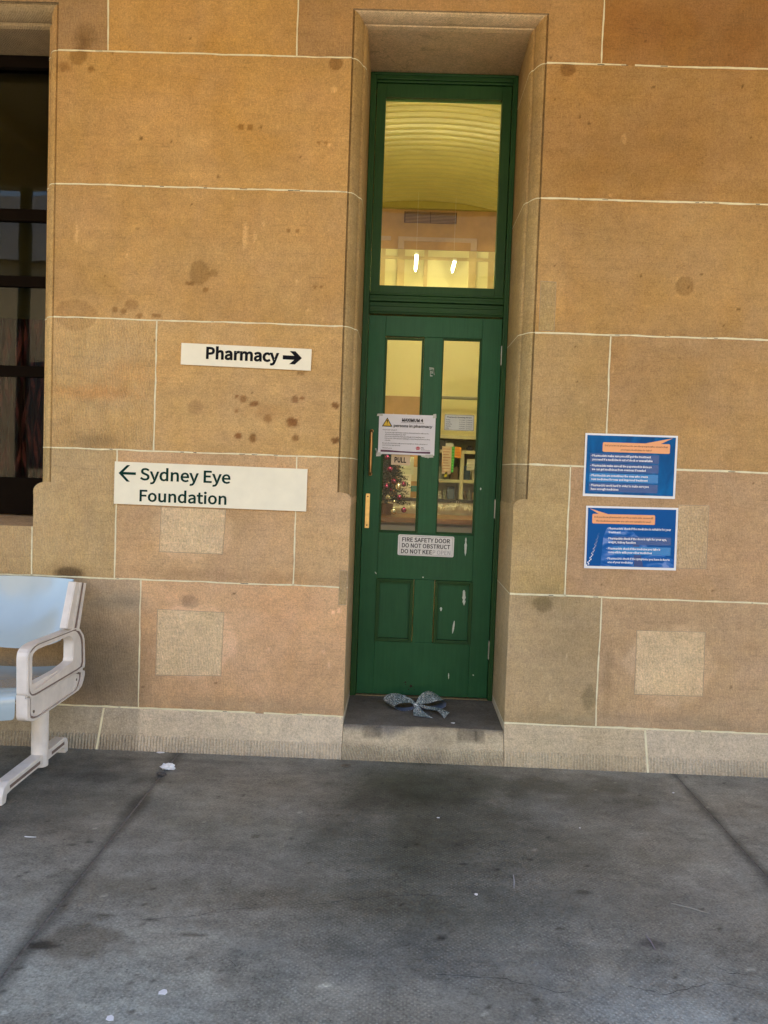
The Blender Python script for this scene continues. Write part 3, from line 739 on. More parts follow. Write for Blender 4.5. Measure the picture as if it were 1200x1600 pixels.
v = MB(); v.box(-26, 26, -26, -20, -.2, 7.2); v.prism([(-9, 7.2), (-3, 7.2), (-6, 9.4)], -24, -19.8)
v.box(-26, 26, -20.25, -19.99, 6.9, 7.25); v.build('wall', mat('far_stone', (.42, .33, .21), .9, noise=.2, nscale=3), ob)
v = MB(); v.prism_x([(-26.3, 7.22), (-19.7, 7.22), (-23, 10)], -26, 26); v.build('roof', mat('slate', (.13, .13, .14), .7), ob)
for k in range(12):
    v = MB(); x = -24+k*4.2; v.box(x, x+1.3, -20.02, -19.96, 1.2, 4.2); v.build('window', mat('dark_pane', (.03, .03, .035), .1), ob)

# ================================================================== GREEN DOOR FRAME
def paint_mat(name, col, rough=.38):
    m, t, b = newmat(name); L = t.links
    b.inputs['Specular IOR Level'].default_value = .28
    geo = nd(t, 'ShaderNodeNewGeometry')
    mp = nd(t, 'ShaderNodeMapping'); mp.inputs['Scale'].default_value = (30, 30, 1.4); L.new(geo.outputs['Position'], mp.inputs['Vector'])
    br = nd(t, 'ShaderNodeTexNoise', i_Scale=4.0, i_Detail=4.0); L.new(mp.outputs[0], br.inputs['Vector'])
    nz = nd(t, 'ShaderNodeTexNoise', i_Scale=3.5, i_Detail=6.0, i_Roughness=.65); L.new(geo.outputs['Position'], nz.inputs['Vector'])
    cr = nd(t, 'ShaderNodeValToRGB'); cr.color_ramp.elements[0].position = .3; cr.color_ramp.elements[1].position = .72
    cr.color_ramp.elements[0].color = tuple(v*.72 for v in col)+(1,); cr.color_ramp.elements[1].color = (col[0]*1.5+.006, col[1]*1.22, col[2]*1.35, 1)
    ad = nd(t, 'ShaderNodeMix'); ad.inputs['Factor'].default_value = .35; L.new(nz.outputs['Fac'], ad.inputs['A']); L.new(br.outputs['Fac'], ad.inputs['B'])
    L.new(ad.outputs['Result'], cr.inputs['Fac']); L.new(cr.outputs[0], b.inputs['Base Color'])
    rr = nd(t, 'ShaderNodeMapRange'); rr.inputs['To Min'].default_value = rough-.1; rr.inputs['To Max'].default_value = rough+.28; L.new(nz.outputs['Fac'], rr.inputs['Value']); L.new(rr.outputs[0], b.inputs['Roughness'])
    bp = nd(t, 'ShaderNodeBump', i_Strength=.25, i_Distance=.0012); L.new(br.outputs['Fac'], bp.inputs['Height']); L.new(bp.outputs['Normal'], b.inputs['Normal'])
    return m
M_green = paint_mat('green_gloss', (.010, .100, .032)); M_green2 = paint_mat('green_frame_gloss', (.012, .070, .014), .42)
M_glass = glass_mat('window_glass', (.97, .98, .96))
M_brass = mat('worn_brass', (.62, .42, .16), .32, 1, noise=.25, nscale=40); M_steel = mat('steel', (.5, .48, .44), .35, 1, noise=.2)
FY = .512
frm = thing('door_frame', 'dark green timber frame with a tall glazed transom over the door', 'door frame', (.152, .55, DZS))
JX0, JX1 = DX0-.001, DX1+.001
m = MB(); m.box(JX0, -.200, FY, .60, DZS, 3.439); m.box(.509, JX1, FY, .60, DZS, 3.439)
m.box(JX0+.002, JX0+.013, FY-.009, FY-.0005, DZS, 3.436); m.box(JX1-.013, JX1-.002, FY-.009, FY-.0005, DZS, 3.436)
m.build('jamb', M_green2, frm, bevel=.003)
m = MB(); m.box(-.1995, .5085, FY, .60, 3.405, 3.439); m.box(-.220, .525, FY-.008, FY-.0005, 3.425, 3.438); m.box(-.199, .508, FY+.006, .60, 3.392, 3.4045)
m.build('frame_head', M_green2, frm, bevel=.003)
m = MB(); m.box(-.199, .508, FY+.012, .60, 2.200, 2.262); m.box(-.1985, .5075, FY-.004, .595, 2.263, 2.279); m.box(-.199, .508, FY+.008, .60, 2.280, 2.296)
m.box(-.1985, .5075, FY+.001, .60, 2.2965, 2.306); m.box(-.199, .508, FY+.002, FY+.0115, 2.208, 2.219); m.box(-.199, .508, FY+.004, FY+.0115, 2.238, 2.250)
m.build('transom_bar', M_green2, frm, bevel=.003)
GX0, GX1, GZ0, GZ1 = -.150, .458, 2.350, 3.322
m = MB(); sy = FY+.018
m.box(-.197, GX0, sy, .585, 2.307, 3.391); m.box(GX1, .506, sy, .585, 2.307, 3.391); m.box(GX0+.0003, GX1-.0003, sy, .585, 2.307, GZ0); m.box(GX0+.0003, GX1-.0003, sy, .585, GZ1, 3.391)
sash = m.build('transom_sash', M_green2, frm, bevel=.002)
m = MB(); m.box(GX0, GX1, .556, .560, GZ0, GZ1); m.build('glass_pane', M_glass, sash)

# ================================================================== PANELLED DOOR
LX0, LX1, LZ0, LZ1 = -.198, .507, .166, 2.192
LY = .530                                   # face of the leaf
door = thing('panelled_door', 'green panelled door with two tall glass panes and scuffed paint', 'door', (LX1, .55, .166))
PL = (-.095, .092, 1.053, 2.072); PR = (.204, .398, 1.053, 2.077); QL = (-.108, .087, .46, .79); QR = (.208, .404, .46, .79)
m = MB(); y1 = .572
m.box(LX0, -.108, LY, y1, LZ0, LZ1); m.box(.404, LX1, LY, y1, LZ0, LZ1)                # stiles
m.box(-.1078, .4038, LY, y1, 2.085, LZ1); m.box(-.1078, .4038, LY, y1, .795, 1.043); m.box(-.1078, .4038, LY, y1, LZ0, .455)  # rails
m.box(.099, .198, LY, y1, 1.0432, 2.0848); m.box(.094, .202, LY, y1, .4552, .7948)       # muntins
leaf = m.build('door_leaf', M_green, door, bevel=.002)
def bead(x0, x1, z0, z1, w, yf, yb):
    b = MB()
    for k, (ww, dy) in enumerate(((w, 0), (w*.55, -.004))):
        b.box(x0, x0+ww, yf+dy, yb, z0, z1); b.box(x1-ww, x1, yf+dy, yb, z0, z1); b.box(x0+ww+.0002, x1-ww-.0002, yf+dy, yb, z0, z0+ww); b.box(x0+ww+.0002, x1-ww-.0002, yf+dy, yb, z1-ww, z1)
        yb = yf-.0003
    return b
for (a, b_, c, d) in (PL, PR):
    f = bead(a-.011 if a > 0 else a-.0128, b_+.006, c-.0095, d+.0075, .0105, LY+.010, LY+.03).build('glazing_bead', M_green2, door, bevel=.0015)
    m = MB(); m.box(a, b_, LY+.022, LY+.026, c, d); m.build('glass_pane', M_glass, door)
for (a, b_, c, d) in (QL, QR):
    m = MB(); m.box(a-.001, b_+.004, LY+.020, LY+.034, c-.004, d+.004); pn = m.build('door_panel', M_green, door)
    bead(a-.0005, b_+.0035, c-.004, d+.004, .017, LY-.004, LY+.0198).build('panel_moulding', M_green2, pn, bevel=.002)
# hinges
for zc in (2.0, 1.19, .43):
    m = MB(); m.tube([(.5095, LY-.006, zc-.05), (.5095, LY-.006, zc+.05)], .0065, 10); m.box(.5035, .508, LY-.0015, LY-.0002, zc-.05, zc+.05)
    for k in (-.03, -.01, .01, .03): m.tube([(.5095, LY-.006, zc+k-.001), (.5095, LY-.006, zc+k+.001)], .0072, 10)
    m.build('hinge', mat('painted_hinge', (.34, .33, .27), .45, .6, noise=.3, nscale=60), door)
# pull handle
hx = P(580, 700, LY)[0]; hz1, hz0 = P(581, 670, LY)[1], P(579, 744, LY)[1]
m = MB(); n = 9
m.tube([(hx, LY-.001, hz1-.012), (hx, LY-.030, hz1-.012), (hx, LY-.040, hz1-.022), (hx, LY-.042, hz1-.05), (hx, LY-.042, hz0+.05), (hx, LY-.040, hz0+.022), (hx, LY-.030, hz0+.012), (hx, LY-.001, hz0+.012)], [.008, .0075, .0075, .0085, .0085, .0075, .0075, .008], 12)
for zz in (hz1-.012, hz0+.012): m.tube([(hx, LY-.0002, zz), (hx, LY-.004, zz)], .0095, 14)
m.build('pull_handle', mat('brown_brass', (.42, .24, .09), .38, 1, noise=.2), door, smooth=False)
kx = P(574, 798, LY)[0]; kz1, kz0 = P(574, 771, LY)[1], P(573, 825, LY)[1]
m = MB(); m.box(kx-.0115, kx+.0115, LY-.004, LY-.0002, kz0, kz1); kp = m.build('lock_plate', M_brass, door, bevel=.001)
m = MB()
for zz in (kz1-.016, kz0+.016): m.tube([(kx, LY-.0043, zz), (kx, LY-.0055, zz)], .004, 10)
m.build('screw', mat('dark_screw', (.05, .04, .03), .5, .5), kp)
# paint losses, scuffs and tape marks, thin flakes on the leaf
M_chip = mat('bare_primer', (.62, .68, .58), .8, noise=.2, nscale=120); M_tape = mat('old_tape', (.45, .50, .42), .35, noise=.3, nscale=200)
def flake(name, pxs, y, mt, parent=door, th=.0006):
    pts = [P(a, b, y) for a, b in pxs]; m = MB(); m.prism(pts, y-th, y-.0001); return m.build(name, mt, parent)
random.seed(3)
def streak(x0, y0, x1, y1, w, name='paint_chip', y=LY-.0002, mt=M_chip, n=9):
    L, Rr = [], []
    for i in range(n):
        t = i/(n-1); s = math.sin(PI*min(1, t*1.05+.02))**.4*w*random.uniform(.45, 1.1)/2+.15
        L.append((x0+(x1-x0)*t-s, y0+(y1-y0)*t)); Rr.append((x0+(x1-x0)*t+s, y0+(y1-y0)*t+random.uniform(-.4, .4)))
    flake(name, L+Rr[::-1], y, mt)
streak(728, 840, 727, 869, 3.6, n=14); streak(725, 922, 725, 946, 5.5, y=LY+.0195); streak(710, 970, 707, 990, 2.6, y=LY+.0195); streak(689, 949, 689, 955, 4, y=LY+.0195, n=5)
streak(701, 1052, 701, 1061, 1.3); streak(586, 893, 588, 897, 2, n=4); streak(661, 901, 661, 903, 2, n=4); streak(739, 1054, 740, 1056, 2, n=4); streak(751, 762, 751, 766, 2, n=4)
for (a, b, c, d) in ((671, 574, 678, 576), (671, 577, 679, 578), (672, 580, 677, 582), (673, 583, 679, 584), (673, 586, 676, 588), (672, 574, 672, 588), (678, 575, 677, 586), (675, 574, 675, 584)):
    flake('tape_mark', [(a, b), (c, b+1), (max(c, a+1), d), (a, d)], LY-.0002, M_tape)
for (a, b, c, d) in ((656, 709, 676, 715), (663, 712, 674, 716), (589, 708, 597, 712), (586, 700, 591, 711)):
    flake('tape_mark', [(a, b+1), (c-3, b), (c, d-2), (c-5, d), (a+3, d-1)], LY-.0002 if a < 660 else LY-.0008, M_tape)
M_rust = mat('rust_mark', (.03, .012, .008), .9)
bx, bz = P(642, 1072, LY); m = MB(); m.disc(bx, bz, .0075, LY-.0009, LY-.0001, 12, .2)
for dx, dz, r in ((-.030, .020, .005), (-.028, .008, .003), (-.012, -.018, .003), (.018, -.016, .003), (-.04, .016, .002), (.012, -.004, .002)): m.disc(bx+dx, bz+dz, r, LY-.0008, LY-.0001, 8, .2)
m.build('burn_mark', M_rust, door)
# threshold strip
m = MB(); m.prism_x([(LY-.012, DZS-.001), (LY-.012, DZS+.003), (LY+.01, DZS+.006), (LY+.05, DZS+.006), (LY+.05, DZS-.001)], -.1995, .5085); m.build('threshold_strip', mat('brass_strip', (.42, .33, .18), .45, .7, noise=.3, nscale=60), frm)

# ================================================================== NOTICES
M_ink = mat('black_ink', (.010, .010, .012), .9, noise=0, spec=.1); M_greenink = mat('green_ink', (.006, .034, .024), .9, noise=0, spec=.1)
M_greyink = mat('faded_ink', (.38, .38, .40), .6, noise=0)
M_paper = mat('laminated_paper', (.74, .74, .78), .35, noise=.03); M_white = mat('white_plastic', (.80, .80, .76), .35, noise=.05, nscale=15)
M_cream = mat('cream_sign', (.88, .81, .61), .5, noise=.07, nscale=9); M_signedge = mat('sign_edge', (.20, .17, .11), .7)
def arrow(pl, mb, u0, v0, L, H, th, right=True, d=.0012, head=.45, block=True):
    s = 1 if right else -1; c = v0
    if block:
        e = L/88; g_ = H/65; pts = [(0, c-10*g_), (53*e, c-10*g_), (31*e, c-32*g_), (57*e, c-32*g_), (L, c), (57*e, c+32*g_), (31*e, c+32*g_), (53*e, c+10*g_), (0, c+10*g_)]
        pts = [(u0+a if right else u0+L-a, b) for a, b in pts]
        pl.poly(mb, pts if right else pts[::-1], .001, d)
    else:
        q = lambda a: u0+a if right else u0+L-a
        pl.poly(mb, [(q(0), c-th/2), (q(L-th), c-th/2), (q(L-th), c+th/2), (q(0), c+th/2)], .001, d)
        for sg in (1, -1):
            pl.poly(mb, [(q(L), c), (q(L-H*.5), c+sg*H/2), (q(L-H*.5-th*1.25), c+sg*H/2), (q(L-th*1.35), c)], .001, d+.0001)
# Pharmacy sign
rt = thing('direction_sign', 'narrow cream sign reading Pharmacy with a black arrow pointing right', 'sign', (-.743, -.006, 1.832))
p = Plate(-1.049, 1.834, -.003, -.0145); SW, SH = .611, .1005
m = MB(); p.rect(m, 0, 0, SW, SH, 0, .009); m.build('sign_board', M_cream, rt, bevel=.001)
q = Plate(-1.049, 1.834, -.012, -.0145); m = MB(); q.text(m, 'Pharmacy', .118, .034, .051, .343, bold=.015, d=.001)
arrow(q, m, .478, .056, .089, .062, .022, True, .0012, .62); m.build('lettering', M_ink, rt)
# Foundation sign
rt = thing('direction_sign', 'large cream sign reading Sydney Eye Foundation with a green arrow pointing left', 'sign', (-.894, -.006, 1.17))
p = Plate(-1.350, 1.170, -.003, -.004); SW, SH = .911, .200
m = MB(); p.rect(m, 0, 0, SW, SH, 0, .011); m.build('sign_board', M_cream, rt, bevel=.001)
q = Plate(-1.350, 1.170, -.014, -.004); m = MB()
q.text(m, 'Sydney Eye', .122, .118, .054, .428, bold=.008); q.text(m, 'Foundation', .122, .018, .052, .412, bold=.008)
arrow(q, m, .020, .146, .082, .078, .012, False, .0012, .5, block=False); m.build('lettering', M_greenink, rt)
# fire door plate
rt = thing('warning_plate', 'white plate reading FIRE SAFETY DOOR screwed below the glass panes', 'sign', (.147, LY, .922))
p = Plate(-.002, .924, LY-.0003, -.006); m = MB(); p.rect(m, 0, 0, .300, .111, 0, .002, .008); m.build('plate', M_white, rt)
q = Plate(-.002, .924, LY-.0023, -.006); m = MB()
for (a, b, c, d) in ((.008, .006, .292, .0068), (.008, .1042, .292, .105), (.008, .0068, .0088, .1042), (.2912, .0068, .292, .1042)): q.rect(m, a, b, c, d, .0001, .0006)
q.text(m, 'FIRE SAFETY DOOR', .022, .0745, .0215, .256, .007); q.text(m, 'DO NOT OBSTRUCT', .022, .0430, .0215, .258, .007); q.text(m, 'DO NOT KEE', .018, .0115, .0215, .166, .007)
m.build('lettering', M_ink, rt); m = MB(); q.text(m, 'P OPEN', .188, .0115, .0215, .094, .001); m.build('faded_lettering', M_greyink, rt)
# max-4 notice (laminated, taped over the pane)
NY = LY-.0045
def sheet_curved(pl, w, h, amp, mt, name, parent, th=.0009):
    mb = MB(); U = np.linspace(0, w, 16); V = np.linspace(0, h, 10); vs = []; 
    for u in U:
        for v_ in V: vs.append(pl.w(u, v_, amp*math.sin(PI*u/w*2.2+1)*math.sin(PI*v_/h)))
    n = len(V); N = len(vs); vs += [(a, b+th, c) for a, b, c in vs]
    fs_ = [(i*n+j, (i+1)*n+j, (i+1)*n+j+1, i*n+j+1) for i in range(len(U)-1) for j in range(n-1)]
    fs_ += [tuple(k+N for k in f)[::-1] for f in fs_]
    mb.add(vs, fs_); return mb.build(name, mt, parent, smooth=True)
rt = thing('paper_notice', 'white laminated notice reading MAXIMUM 4 persons in pharmacy over the left pane', 'notice', (.016, NY, 1.464))
x0, z0 = P(590.5, 708, LY)[0], P(590, 709, LY)[1]; NW = .300; NH = .213
p = Plate(x0, z0, NY, -.0); sheet_curved(p, NW, NH, .0009, M_paper, 'sheet', rt)
q = Plate(x0, z0, NY-.0012); m = MB()
q.text(m, 'MAXIMUM 4', .178, .176, .0155, .112, .015, align='c'); q.rect(m, .118, .1695, .240, .1708, .0002, .0007); q.text(m, 'persons in pharmacy', .079, .146, .0130, .205, .012)
body = [(.022, .1265, 'Please wait outside if:', .075), (.034, .1130, 'A you are a group/family to allow other persons in, only one be', .232), (.034, .1025, 'attended to by pharmacy staff', .110),
        (.034, .0920, 'If there are more than 4 people already in the waiting area', .210), (.034, .0815, 'If there are other people waiting to enter the pharmacy or they', .240), (.034, .0710, 'outside', .030),
        (.022, .0560, 'Because the pharmacy staff are to be available to check collections of', .240), (.022, .0455, 'your medicines appropriately', .095), (.022, .030, 'Thank you', .05)]
for u, v_, s_, w_ in body: q.text(m, s_, u, v_, .0052, w_, .006, res=1)
m.build('lettering', M_ink, rt)
m = MB(); q.poly(m, [(.016, .146), (.072, .146), (.044, .194)], .0002, .0006); m.build('warning_triangle', M_ink, rt)
m = MB(); q.poly(m, [(.0235, .1505), (.0645, .1505), (.044, .186)], .0007, .0011); m.build('triangle_fill', mat('warning_yellow', (.78, .52, .03), .5), rt)
m = MB(); q.poly(m, [(.0425, .165), (.0455, .165), (.0475, .180), (.0405, .180)], .0012, .0016); q.rect(m, .042, .157, .046, .161, .0012, .0016); m.build('exclamation_mark', M_ink, rt)
m = MB(); q.poly(m, [(.014, .012), (.278, .009), (.278, .020), (.20, .017), (.12, .018), (.06, .022), (.014, .022)], .0002, .0006); m.build('footer_band', mat('plum_ink', (.10, .02, .06), .5), rt)
m = MB()
for k in range(5): a = R_(20+k*35); q.poly(m, [(.212, .034), (.212+.012*math.cos(a-.22), .034+.012*math.sin(a-.22)), (.212+.012*math.cos(a+.22), .034+.012*math.sin(a+.22))], .0002, .0006)
q.rect(m, .203, .028, .221, .032, .0002, .0006); m.build('crest', mat('crest_red', (.55, .02, .06), .5), rt)
m = MB(); q.text(m, 'NSW', .228, .037, .005, .014, .01, res=1); q.text(m, 'Health', .228, .030, .004, .02, .0, res=1); q.rect(m, .228, .0265, .276, .0275, .0002, .0006); m.build('crest_text', M_ink, rt)
M_ct = mat('clear_tape', (.50, .52, .46), .2, noise=.2, nscale=90)
for (a, b, c, d) in ((-.012, .200, .02, .214), (.284, .198, .304, .222), (-.01, -.014, .016, .008), (.25, -.012, .296, .006)):
    m = MB(); q.poly(m, [(a, b), (c, b+.002), (c-.002, d), (a+.003, d-.002)], .0004, .0009); m.build('tape_strip', M_ct, rt)
# opening hours (on the right pane)
GY = LY+.0215
rt = thing('paper_notice', 'small printed opening hours notice taped on the right glass pane', 'notice', (.277, GY, 1.585))
a0, a1 = P(694, 672, GY), P(741, 649, GY); Wd, Ht = a1[0]-a0[0], a1[1]-a0[1]
p = Plate(a0[0], a0[1], GY-.0002); m = MB(); p.rect(m, 0, 0, Wd, Ht, 0, .0006); m.build('sheet', mat('grey_paper', (.58, .60, .52), .5), rt)
q = Plate(a0[0], a0[1], GY-.0008); m = MB(); q.text(m, 'Pharmacy Opening Hours', Wd*.5, Ht*.80, .0062, Wd*.84, .012, align='c', res=1)
for k, s_ in enumerate(('Monday', 'Tuesday', 'Wednesday', 'Thursday', 'Friday')):
    zz = Ht*(.64-.135*k); q.text(m, s_, Wd*.05, zz, .0055, None, .006, res=1, squeeze=.8); q.text(m, '9:00am - 5:00pm', Wd*.50, zz, .0050, Wd*.44, .004, res=1)
for (a, b, c, d) in ((.001, .001, Wd-.001, .0025), (.001, Ht-.0025, Wd-.001, Ht-.001), (.001, .0025, .0022, Ht-.0025), (Wd-.0022, .0025, Wd-.001, Ht-.0025)): q.rect(m, a, b, c, d, .0001, .0005)
m.build('lettering', M_ink, rt)
# PULL plaque
rt = thing('pull_plaque', 'small tan plaque reading PULL below the notice on the left pane', 'sign', (.0, GY, 1.40))
a0, a1 = P(611, 726, GY), P(641, 711, GY); Wd, Ht = a1[0]-a0[0], a1[1]-a0[1]
p = Plate(a0[0], a0[1], GY-.0002, -.01); m = MB(); p.rect(m, 0, 0, Wd, Ht, 0, .0015, .002); m.build('plate', mat('tan_plastic', (.66, .50, .30), .4), rt)
q = Plate(a0[0], a0[1], GY-.0017, -.01); m = MB(); q.text(m, 'PULL', Wd*.17, Ht*.26, Ht*.48, Wd*.62, .015); m.build('lettering', M_ink, rt)
# posters
def print_mat(name, kind):
    m, t, b = newmat(name); L = t.links; b.inputs['Roughness'].default_value = .5; b.inputs['Specular IOR Level'].default_value = .15
    tc = nd(t, 'ShaderNodeTexCoord'); mp = nd(t, 'ShaderNodeMapping'); mp.inputs['Scale'].default_value = (9, 1, 3) if kind == 0 else (6, 1, 16)
    L.new(tc.outputs['Object'], mp.inputs['Vector']); nz = nd(t, 'ShaderNodeTexNoise', i_Scale=1.6, i_Detail=5.0, i_Distortion=1.2); L.new(mp.outputs[0], nz.inputs['Vector'])
    cr = nd(t, 'ShaderNodeValToRGB'); e = cr.color_ramp.elements
    if kind == 0: e[0].position = .30; e[0].color = lin((0, 72, 128))+(1,); e[1].position = .75; e[1].color = lin((0, 108, 172))+(1,)
    else:
        e[0].position = .40; e[0].color = lin((10, 86, 158))+(1,); e[1].position = .66; e[1].color = lin((120, 150, 205))+(1,)
        x = e.new(.52); x.color = lin((38, 105, 178))+(1,)
    L.new(nz.outputs['Fac'], cr.inputs['Fac']); L.new(cr.outputs[0], b.inputs['Base Color']); return m
M_blue = print_mat('blue_print', 0); M_sea = print_mat('sea_print', 1); M_navy = mat('flat_blue_print', lin((0, 84, 152)), .5, noise=.1, nscale=8, spec=.15)
M_or = mat('orange_print', lin((240, 166, 112)), .3, noise=.04); M_wp = mat('poster_white', (.82, .82, .82), .3, noise=.02)
M_box = mat('mauve_box_print', lin((24, 78, 140)), .25, noise=.08); M_box2 = mat('bright_box_print', lin((22, 124, 188)), .25, noise=.06)
M_wtext = mat('white_print', (.86, .88, .92), .35, noise=0); M_dtext = mat('dark_print', (.09, .035, .02), .5, noise=0)
def poster(label, p00, rot, kind):
    W_, H_ = .429, .294
    rt = thing('blue_poster', label, 'poster', (p00[0]+W_/2, -.002, p00[1]))
    p = Plate(p00[0], p00[1], -.0030, rot); sheet_curved(p, W_, H_, .0010, M_wp, 'sheet', rt)
    q = Plate(p00[0], p00[1], -.0045, rot)
    m = MB(); q.rect(m, .009, .012, W_-.010, H_-.009, 0, .0004); m.build('printed_field', M_blue if kind == 0 else M_navy, rt)
    m = MB(); b1 = MB(); b2 = MB(); tx = MB(); dt = MB()
    if kind == 0:
        q.rect(m, .082, H_-.085, .394, H_-.040, .0005, .0009, .006); q.poly(m, [(.275, H_-.0405), (.405, H_-.012), (.350, H_-.0405)], .0005, .0009)
        q.text(dt, 'Did you know pharmacists are the people who ensure that', .238, H_-.058, .0072, .292, .006, d=.0013, res=1, align='c')
        q.text(dt, 'you have medicines to take?', .238, H_-.076, .0072, .145, .006, d=.0013, res=1, align='c')
        L4 = [('Pharmacists make sure you still get the treatment', .272, 'you need if a medicine is out of stock or unavailable', .280), ('Pharmacists make sure all the paperwork is done so', .278, 'we can get medicines from overseas if needed', .250),
              ('Pharmacists are sometimes the ones who create', .262, 'new medicines for new and improved treatment', .262), ('Pharmacists work hard in order to make sure you', .268, 'have enough medicines', .128)]
        for k, (a, wa, b_, wb) in enumerate(L4):
            zt = H_-.107-.046*k
            q.rect(b2 if k == 2 else b1, .026, zt-.026, .346, zt+.014, .0005, .0008, .003)
            q.text(tx, a, .036, zt-.001, .0092, wa, .012, d=.0012, res=1); q.text(tx, b_, .036, zt-.0185, .0092, wb, .012, d=.0012, res=1); q.rect(tx, .029, zt+.002, .032, zt+.0035, .0009, .0012)
    else:
        q.rect(m, .030, H_-.082, .322, H_-.037, .0005, .0009, .006); q.poly(m, [(.105, H_-.0375), (.016, H_-.012), (.060, H_-.0375)][::-1], .0005, .0009)
        q.text(dt, 'Did you know pharmacists are the people who ensure all', .176, H_-.055, .0072, .272, .006, d=.0013, res=1, align='c')
        q.text(dt, 'the medicines you take are safe and suitable for you?', .176, H_-.073, .0072, .255, .006, d=.0013, res=1, align='c')
        L4 = [('Pharmacists check if the medicine is suitable for your', .290, 'treatment', .056), ('Pharmacists check if the dose is right for your age,', .272, 'weight, kidney function', .128),
              ('Pharmacists check if the medicine you take is', .244, 'compatible with your other medicines', .206), ('Pharmacists check if the symptoms you have is due to', .290, 'one of your medicines', .118)]
        for k, (a, wa, b_, wb) in enumerate(L4):
            zt = H_-.107-.047*k
            if k in (1, 2): q.rect(b2 if k == 2 else b1, .10+.03, zt-.024, .400, zt+.014, .0007, .0009, .003)
            q.text(tx, a, .108, zt-.001, .0092, wa, .012, d=.0012, res=1); q.text(tx, b_, .108, zt-.0185, .0092, wb, .012, d=.0012, res=1); q.rect(tx, .101, zt+.002, .104, zt+.0035, .0009, .0012)
        s = MB(); q.poly(s, [(.075, .0125), (.418, .0125), (.418, .05), (.30, .10), (.20, .20), (.10, .195), (.085, .15)], .0005, .0006); s.build('photo_print', M_sea, rt)
        s = MB()
        for k in range(22):
            t = k/21; u = .010+.052*t**.7+.004*math.sin(k*2.1); v_ = .014+.15*t; r = .0024*(1-t)+.0006
            q.poly(s, [(u-r, v_-r*1.3), (u+r, v_-r), (u+r*1.2, v_+r*1.6), (u-r*.6, v_+r*1.1)], .0006, .0009)
        s.build('spray_print', M_wtext, rt)
        s = MB(); q.poly(s, [(.232, .014), (.275, .014), (.262, .07), (.252, .118), (.232, .122), (.222, .11), (.230, .07)], .0007, .00085); s.build('figure_print', mat('deep_blue_print', lin((18, 62, 124)), .3), rt)
    m.build('speech_bubble', M_or, rt); b1.build('text_box', M_box, rt); b2.build('bright_text_box', M_box2, rt); tx.build('lettering', M_wtext, rt); dt.build('bubble_lettering', M_dtext, rt)
poster('upper blue poster with orange speech bubble pointing to its top right corner', (.855, 1.287), .003, 0)
poster('lower blue poster with sea picture and bubble pointing to its top left corner', (.877, .948), .012, 1)

# ================================================================== WINDOW (left)
WY = .35
win = thing('sash_window', 'tall dark brown window with horizontal glazing bars at the left edge', 'window', (-2.47, WY, 1.10))
M_brown = mat('dark_brown_paint', (.008, .005, .003), .85, noise=.2, spec=.04)
zb, zt = P(20, 803, WY)[1], WZT-.002
m = MB(); m.box(WX1-.075, WX1-.012, WY, WY+.07, zb, zt); m.box(WX0+.01, WX0+.08, WY, WY+.07, zb, zt); m.box(WX0+.0803, WX1-.0753, WY, WY+.07, zt-.06, zt)
z1 = P(30, 746, WY)[1]; m.box(WX0+.0803, WX1-.0753, WY, WY+.07, zb, z1)
m.box(WX1-.012, WX1+.02, WY+.01, WY+.08, zb, zt)
fr_ = m.build('window_frame', M_brown, win, bevel=.002)
m = MB()
for a, b_ in ((344, 325), (447, 430), (588, 571)):
    m.box(WX0+.081, WX1-.076, WY+.012, WY+.05, P(30, a, WY)[1], P(30, b_, WY)[1])
m.box(-2.50, -2.46, WY+.010, WY+.048, z1, zt-.061)
m.build('glazing_bar', M_brown, win, bevel=.002)
m = MB(); m.box(WX0+.08, WX1-.075, WY+.030, WY+.034, z1-.005, zt-.055); m.build('glass_pane', glass_mat('dark_window_glass', (.66, .66, .58), 1.3), win)
bl = MB(); zbl = P(30, 500, WY+.2)[1]; bl.box(WX0+.05, WX1+.05, WY+.16, WY+.165, zbl, zt+.02)  # sheet added to give the panes their olive ceiling reflection
o = bl.build('reflection_sheet', mat('olive_reflection', (.075, .056, .014), .9, noise=.1), None); tag(o, 'olive sheet behind the dark window panes standing in for a ceiling reflection', 'reflection sheet')
cu = MB(); random.seed(4)
for k in range(70):
    x = WX0+.1+k*(1.42/70); z0 = random.uniform(1.12, 1.25); dy = random.uniform(0, .04)
    cu.col = (1, 1, 1)
    n = 12; ph = random.uniform(0, 6); pts = [(x+.006*math.sin(ph+i*1.1), WY+.20+dy+.004*math.cos(ph+i), z0+(2.28-z0-.15*abs(x+2.1))*i/n) for i in range(n+1)]
    w_ = .011; vs = []
    for i, (a, b_, c) in enumerate(pts): an = ph+i*.9; vs += [(a-w_*math.cos(an), b_-w_*math.sin(an), c), (a+w_*math.cos(an), b_+w_*math.sin(an), c)]
    cu.add(vs, [(2*i, 2*i+1, 2*i+3, 2*i+2) for i in range(n)])
o = cu.build('tinsel_curtain', mat('red_foil', (.14, .014, .020), .3, .5, noise=.5, nscale=60), None, recalc=False); tag(o, 'dark red tinsel curtain hanging behind the lower window panes', 'curtain')
o2 = MB()
for k in range(16):
    x = WX0+.9+k*.036; pts = [(x+.01*math.sin(k+i*.7), WY+.185, 1.25+i*.09) for i in range(10)]
    o2.tube(pts, .0011, 4)
o2 = o2.build('tinsel_strand', mat('pale_foil', (.22, .12, .11), .3, .9), None); tag(o2, 'thin pale foil strands hanging in front of the red tinsel', 'decoration')
m = MB(); m.box(-3.6, -1.2, 1.5, 1.55, 0, 3.9); m.box(-1.25, -1.2, .57, 1.5, 0, 3.9); m.box(-3.65, -3.6, .43, 1.5, 0, 3.9); m.box(-3.6, -1.25, .43, 1.5, 3.6, 3.7); m.box(-3.6, -1.25, .43, 1.5, 0, .1)
